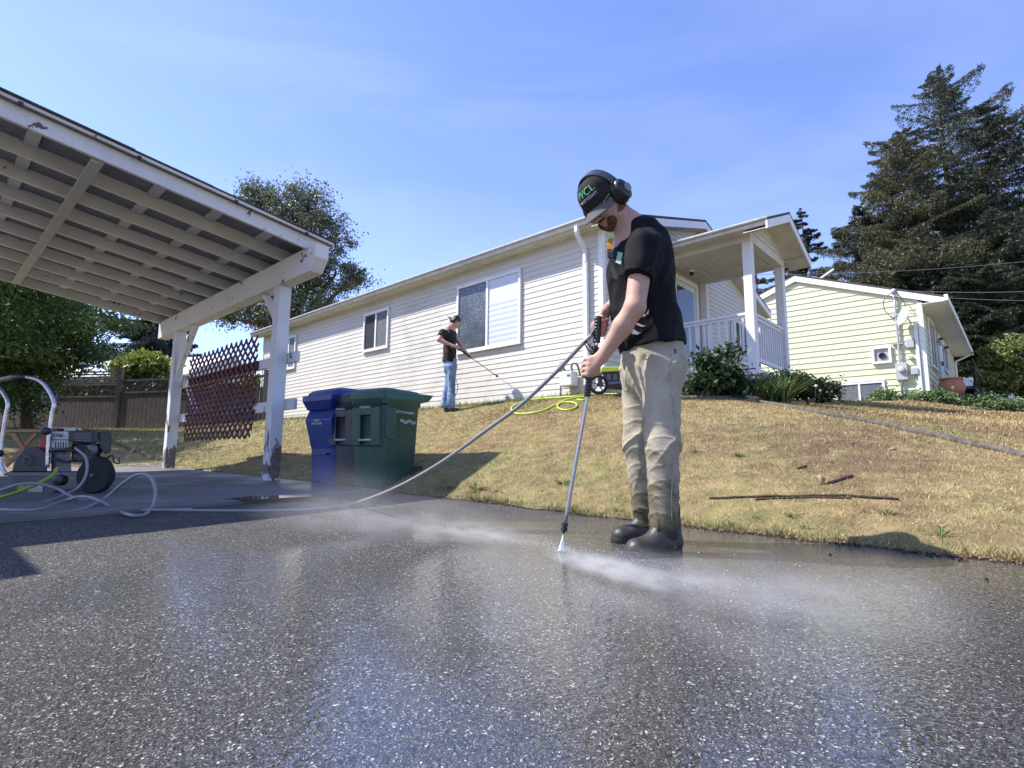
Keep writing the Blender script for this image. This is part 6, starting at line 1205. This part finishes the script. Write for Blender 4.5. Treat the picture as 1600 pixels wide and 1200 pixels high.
MB().tube([gr1, gr1+ax*.012], .010, 10).build('coupling', mat('chrome', (.55, .55, .55), .2, metal=1), gun)
for (p0_, p1_, nr) in ((at(931, 542, 2.625), at(925, 562, 2.62), 6), (at(921, 585, 2.622), at(917.5, 620, 2.626), 9)):
    dd_ = nrm(p1_-p0_); LL = np.linalg.norm(p1_-p0_); fg_ = MB().lathe([(.013, 0), (.0145, LL)], p0_, dd_, 14).build('ribbed_sleeve', M_GUN, gun, smooth='auto')
    for k in range(nr): MB().lathe([(.0135, 0), (.0185, .002), (.0185, .005), (.0135, .007)], p0_+dd_*(LL*k/nr), dd_, 16).build('rib', M_GUN, fg_, smooth='auto')
MB().tube(spline([at(928, 546, 2.62), at(921, 540, 2.60), at(915, 533, 2.59), at(914, 536, 2.59), at(918, 545, 2.60), at(925, 553, 2.61)], 6), .0035, 8).build('trigger', M_GUN, gun, smooth=True); MB().tube(spline([at(931, 548, 2.63), at(936, 556, 2.63), at(932, 566, 2.63), at(925, 566, 2.62)], 6), .004, 8).build('trigger_guard', M_GUN, gun, smooth=True)
MB().lathe([(.010, -.035), (.015, -.032), (.015, -.018), (.012, -.016), (.016, -.012), (.016, .004), (.008, .006), (.006, .016)], tip-la*.012, la, 16).build('nozzle', mat('nozzle_black', (.02, .02, .02), .35), gun, smooth='auto')
MB().lathe([(.0115, 0), (.0115, .05)], at(925, 523, 2.62), nrm(gr0-at(925, 523, 2.62)+np.array([.02, 0, 0])), 12).build('hose_swivel', M_GUN, gun, smooth='auto')

# ================================================================ the second man by the house wall
m2Y = 10.1; A2 = lambda x, y, d=0.: at(x, y, m2Y+d); foot = A2(700, 636); foot[2] = gz(foot)
man2 = thing('person', 'slim man in black t-shirt and blue jeans rinsing the siding wall below the large window', 'person', foot)
f2_ = nrm([.86, -.12, -.42]); u2_ = nrm(Z-f2_*(Z @ f2_)); s2_ = np.cross(u2_, f2_); h2c = A2(712, 502.5)
Bq = SDF(.006, A2(670, 640, -.5), A2(760, 484, .5)+np.array([0, 0, .02])); g2, HM2 = head_sdf(Bq, h2c, f2_, s2_, u2_, .96)
Bq.cone(g2(-.03, 0, -.05), A2(703, 512), .045, .055, k=.03); Bq.cone(A2(703, 514), A2(703, 565), .09, .10, k=.04, flat=([0, 1, 0], 1.3)); sr = A2(692, 519, -.14); er = A2(686, 531, -.22); wr = A2(709, 541, -.24); hr = A2(715, 543.5, -.22); sl_ = A2(706, 516, .16); el_ = A2(716, 534, .12); wl_ = A2(728, 550, -.08); hl = A2(734, 557, -.12)
for (a, b, c) in ((sr, er, wr), (sl_, el_, wl_)): Bq.cone(a, b, .05, .042, k=.02); Bq.cone(b, c, .041, .027, k=.015)
l2 = nrm(A2(777, 588, -.05)-A2(705, 537, -.22))
fist(Bq, wr, hr, l2, nrm([0, -1, .2]), nrm(np.cross([0, -1, 0], l2)), .95); fist(Bq, wl_, hl, l2, nrm([0, -1, .3]), nrm(np.cross([0, -1, 0], l2)), .95)
for (x0, x1, x2, d) in ((702, 700, 694, .07), (706, 705, 703, -.08)): Bq.cone(A2(x0, 572, d), A2(x1, 600, d), .075, .055, k=.03); Bq.cone(A2(x1, 600, d), A2(x2, 630, d), .055, .04, k=.02)
Bq.mesh('body', M_SKIN, man2, smooth=1)
Tq = SDF(.007, A2(668, 600, -.5), A2(750, 496, .5)); Tq.cone(A2(703, 524), A2(702, 570), .115, .125, k=.05, flat=([0, 1, 0], 1.3)); Tq.cone(A2(702, 514), A2(702, 524), .06, .10, k=.05, flat=([0, 1, 0], 1.5)); Tq.cone(sr, A2(688, 527, -.2), .066, .068, k=.05, cut=(A2(688, 524.5, -.2), er-sr)); Tq.cone(sl_, A2(711, 528, .15), .064, .064, k=.05, cut=(A2(711, 526, .15), el_-sl_)); Tq.half(A2(702, 567), [-.25, 0, -1]); Tq.cone(g2(-.03, 0, -.07), A2(705, 510), .06, .062, k=.01, op='s')
Tq.mesh('tshirt', mat('warm_black_cotton', (.012, .011, .010), .9, .3, 9), man2, wrinkle=lambda V: .006*np.sin(22*V[:, 2]+14*V[:, 0]+3*np.sin(9*V[:, 1]))+.004*np.sin(40*V[:, 0]+12*V[:, 2]))  # slightly lighter, warmer black than the front man's shirt
Jq = SDF(.007, A2(670, 645, -.5), A2(750, 550, .5)); Jq.cone(A2(704, 562), A2(704, 574), .115, .12, k=.04, flat=([0, 1, 0], 1.2))
for (x0, x1, x2, d, rx) in ((702, 700, 695, .08, .085), (706, 705.5, 704.5, -.08, .09)): Jq.cone(A2(x0, 574, d), A2(x1, 603, d), .092, .07, k=.04); Jq.cone(A2(x1, 603, d), A2(x2, 632, d), .068, .082, k=.02)
Jq.half([0, 0, foot[2]+.015], [0, 0, -1])
t = NT('blue_denim'); a = t.rng(t.noise(5, 6, .6), .4, .6); t.set('Base Color', t.mix(a, (.09, .15, .27), (.26, .35, .47))); t.set('Roughness', .9); t.set('Normal', t.bump(t.noise(20, 5), .4, .01)); Jq.mesh('jeans', t.m, man2, wrinkle=lambda V: .005*((1-np.abs(np.sin(14*V[:, 2]+19*V[:, 0]+2*np.sin(12*V[:, 1]+11*V[:, 2]))))**2-.35)*1.6)
for (x, d) in ((697, .08), (706, -.08)):
    c = A2(x, 634, d); c[2] = foot[2]; S = SDF(.008, c-.2, c+.22); S.cone(c+Z*.045, c+np.array([.12, -.02, .035]), .04, .034, k=.03); S.half([0, 0, foot[2]], [0, 0, -1]); S.mesh('shoe', mat('dark_shoe', (.04, .045, .06), .6), man2)
prof = [(.1, .082, .018, -.012)]+[(.105*math.cos(a)**.8, .085*math.cos(a)**.8, .028+.085*math.sin(a), -.012) for a in np.linspace(0, 1.5, 9)]
cp2 = MB().loft(dome(g2, prof, n=24)).build('cap', M_KP, man2, smooth=True); MB().loft([[g2(-.10, y, .03) for y in (-.07, -.03, .03, .07)]+[g2(-.10, y, .022) for y in (.07, .03, -.03, -.07)], [g2(-.185, y, .032-.25*y*y*8) for y in (-.06, -.03, .03, .06)]+[g2(-.185, y, .024-.25*y*y*8) for y in (.06, .03, -.03, -.06)]]).build('brim', M_KP, cp2)
HS = SDF(.008, h2c-.2, h2c+.2); HS.ell(g2(-.03, 0, .0), (.088, .083, .085), HM2, k=.01); HS.ell(g2(.08, 0, -.02), (.085, .09, .10), HM2, k=.01, op='s'); HS.mesh('hair', mat('dark_hair', (.02, .014, .01), .6), man2)
e2 = MB().tube([g2(-.015, .10*math.cos(a), -.01+.14*math.sin(a)) for a in np.linspace(.1, math.pi-.1, 18)], .011, 8).build('ear_defenders', M_KP, man2, smooth=True)
for b in (1, -1): MB().lathe([(.038, 0), (.04, .012), (.03, .034), (.001, .038)], g2(-.01, .085*b, -.005), s2_*b, 18).build('ear_cup', M_KP, e2, smooth=True)
MB().tube([g2(.07, -.045, .008), g2(.085, -.02, .004), g2(.085, .02, .004), g2(.07, .045, .008)], .006, 6).build('safety_glasses', mat('dark_glasses', (.02, .02, .02), .1), man2)
gun2 = thing('spray_lance', 'thin dark pressure lance pointed down at the wall by the second man', 'spray lance', A2(777, 588, -.05)); t2 = A2(777, 588, -.05); s0 = A2(704, 536, -.22)
mid = s0+l2*np.linalg.norm(t2-s0)*.42; MB().tube([s0, mid], .016, 8).build('grip', M_GUN, gun2); MB().tube([mid, t2], .007, 8).build('tube', M_GUN, gun2); MB().lathe([(.012, -.03), (.02, -.02), (.02, .01), (.01, .015)], t2, l2, 12).build('nozzle', M_GUN, gun2); mb = MB(); mb.bar(s0+l2*.02, s0+l2*.02+np.array([.0, 0, -.10]), .03, .025); mb.build('trigger_grip', M_GUN, gun2)
hp = [s0+np.array([.02, 0, -.1]), A2(713, 560, -.22), A2(711, 585, -.2), A2(715, 608, -.25)]; hp += [Q(u_, w_, float(terrain(u_, w_))+.012) for u_, w_ in ((8.15, 7.1), (7.9, 7.2), (8.3, 7.3), (7.7, 7.25), (7.2, 7.15), (6.8, 7.2))]
tag(MB().tube(spline(hp, 8), .007, 6).build('thin_hose', M_BHOSE, smooth=True), 'thin dark hose hanging from the second man\'s gun to the grass', 'hose')
# ================================================================ water: jets and drifting mist
def mist(name, M_, dens, seed, scale, aniso=.3, thr=(.35, .75), pw=1.6, col=(1, .975, .94)):
    t = NT(name); t.n.remove(t.b); v = t.n.new('ShaderNodeVolumePrincipled'); v.inputs['Color'].default_value = (*col, 1); v.inputs['Anisotropy'].default_value = aniso
    tc_ = t.tc.outputs['Object']; L = t.n.new('ShaderNodeVectorMath'); L.operation = 'LENGTH'; t.l.new(tc_, L.inputs[0]); fall = t.rng(L.outputs['Value'], .0, 1.0, 1, 0); fall = t.math('POWER', fall, pw)
    m = t.n.new('ShaderNodeMapping'); m.inputs['Location'].default_value = (seed, seed, 0); m.inputs['Scale'].default_value = scale; t.l.new(tc_, m.inputs[0]); nz_ = t.noise(2.0, 4, .6, vec=m.outputs[0], dist=.3)
    d = t.math('MULTIPLY', t.math('MULTIPLY', fall, t.rng(nz_, thr[0], thr[1])), dens); t.l.new(d, v.inputs['Density']); t.l.new(v.outputs[0], t.n['Material Output'].inputs['Volume']); return t.m
def puff(c, ax, half, dens, seed, label=None, scale=(1, 1, 1), pw=1.6):     # ellipsoid cloud, long axis ax
    ax = nrm(ax); b = nrm(np.cross(Z, ax)); u_ = np.cross(ax, b); bm = bmesh.new(); bmesh.ops.create_icosphere(bm, subdivisions=3, radius=1); me = bpy.data.meshes.new('water_mist'); bm.to_mesh(me); bm.free(); o = bpy.data.objects.new('water_mist', me); sc.collection.objects.link(o)
    M_ = Matrix.Identity(4)
    for i in range(3): M_[i][0] = ax[i]*half[0]; M_[i][1] = b[i]*half[1]; M_[i][2] = u_[i]*half[2]; M_[i][3] = c[i]
    o.matrix_world = M_; me.materials.append(mist('mist_air', None, dens, seed, scale, pw=pw)); return tag(o, None, None, kind='stuff')
hitp = gp(877, 862, .0)
def seg(x0, y0, x1, y1, wy, hz, dens, seed, sc_=(2.2, 1, 1), z0=.03, pw=1.5):
    a, b = gp(x0, y0, z0), gp(x1, y1, z0); c = (a+b)/2; return puff(c+Z*hz*.4, b-a, (np.linalg.norm(b-a)/2, wy, hz), dens, seed, scale=sc_, pw=pw)
seg(845, 864, 1100, 938, .11, .042, 46, 1.3); seg(890, 872, 1440, 1020, .26, .085, 8.5, 4.1, (1.5, 1, 1)); seg(1050, 900, 1700, 1060, .30, .14, 3.2, 8.2, (1.2, 1, 1))
seg(880, 862, 640, 822, .16, .06, 10, 2.2); seg(860, 850, 380, 806, .42, .16, 2.6, 6.3, (1.6, 1, 1)); seg(700, 830, 420, 770, .5, .26, .55, 3.3, (1.4, 1, 1))
# the fan of water below the nozzle
t = NT('jet_water'); t.set('Base Color', (.85, .9, .95)); t.set('Roughness', .4); t.set('Alpha', .75); t.set('Emission Strength', 0.); M_JET = t.m
nz0 = tip+la*.012; jb = hitp; s_ = nrm([1, .25, 0]); rings = []
for k in range(9):
    q = k/8; c = nz0*(1-q)+jb*q; w_ = .002+.016*q; rings.append([c+s_*w_*math.cos(a)+np.array([0, 1, 0])*(.002+.005*q)*math.sin(a) for a in np.linspace(0, 6.283, 14, endpoint=False)])
tag(MB().loft(rings).build('water_jet', M_JET, smooth=True), None, None, kind='stuff')
# droplets thrown up around the impact and drifting by the bins
def drops(n, c, sp, r0, r1, name, keep=None):
    P = c+rng.standard_normal((n, 3))*sp; P[:, 2] = np.maximum(P[:, 2], .032*P[:, 1]+.004); v, f = rocks(P, r0, r1); o = npmesh(name, v, f, M_DROP); return tag(o, None, None, kind='stuff')
t = NT('droplet'); t.set('Base Color', (.8, .85, .9)); t.set('Roughness', .25); t.set('Alpha', .8); M_DROP = t.m
dirv = nrm(gp(1090, 925)-hitp); P = []
n = 3200; q = rng.random(n)**1.6; side = rng.random(n) < .65; d2 = nrm(gp(640, 822)-hitp); base = hitp+np.where(side[:, None], dirv, d2)*(q*1.1)[:, None]; base += rng.standard_normal((n, 3))*(.012+.07*q[:, None])*np.array([1, 1, .5]); base[:, 2] = .032*base[:, 1]+.006+np.abs(rng.standard_normal(n))*(.015+.05*q); v, f = rocks(base, .0004, .0024); tag(npmesh('water_droplets', v, f, M_DROP), None, None, kind='stuff')
n = 700; P = at(590, 740, 4.9)+rng.standard_normal((n, 3))*np.array([.35, .5, .13]); P[:, 2] = np.maximum(P[:, 2], .032*P[:, 1]+.02); v, f = rocks(P, .0006, .0022); tag(npmesh('water_droplets', v, f, M_DROP), None, None, kind='stuff')
# small jet at the second lance
t2e = t2+l2*.55; rings = []
for k in range(5): q = k/4; c = t2*(1-q)+t2e*q; rings.append([c+(U*math.cos(a)+Z*math.sin(a))*(.004+.03*q) for a in np.linspace(0, 6.283, 10, endpoint=False)])
t = NT('fine_spray'); t.set('Base Color', (.9, .93, .96)); t.set('Alpha', .35); t.set('Roughness', .8); tag(MB().loft(rings).build('water_jet', t.m, smooth=True), None, None, kind='stuff')
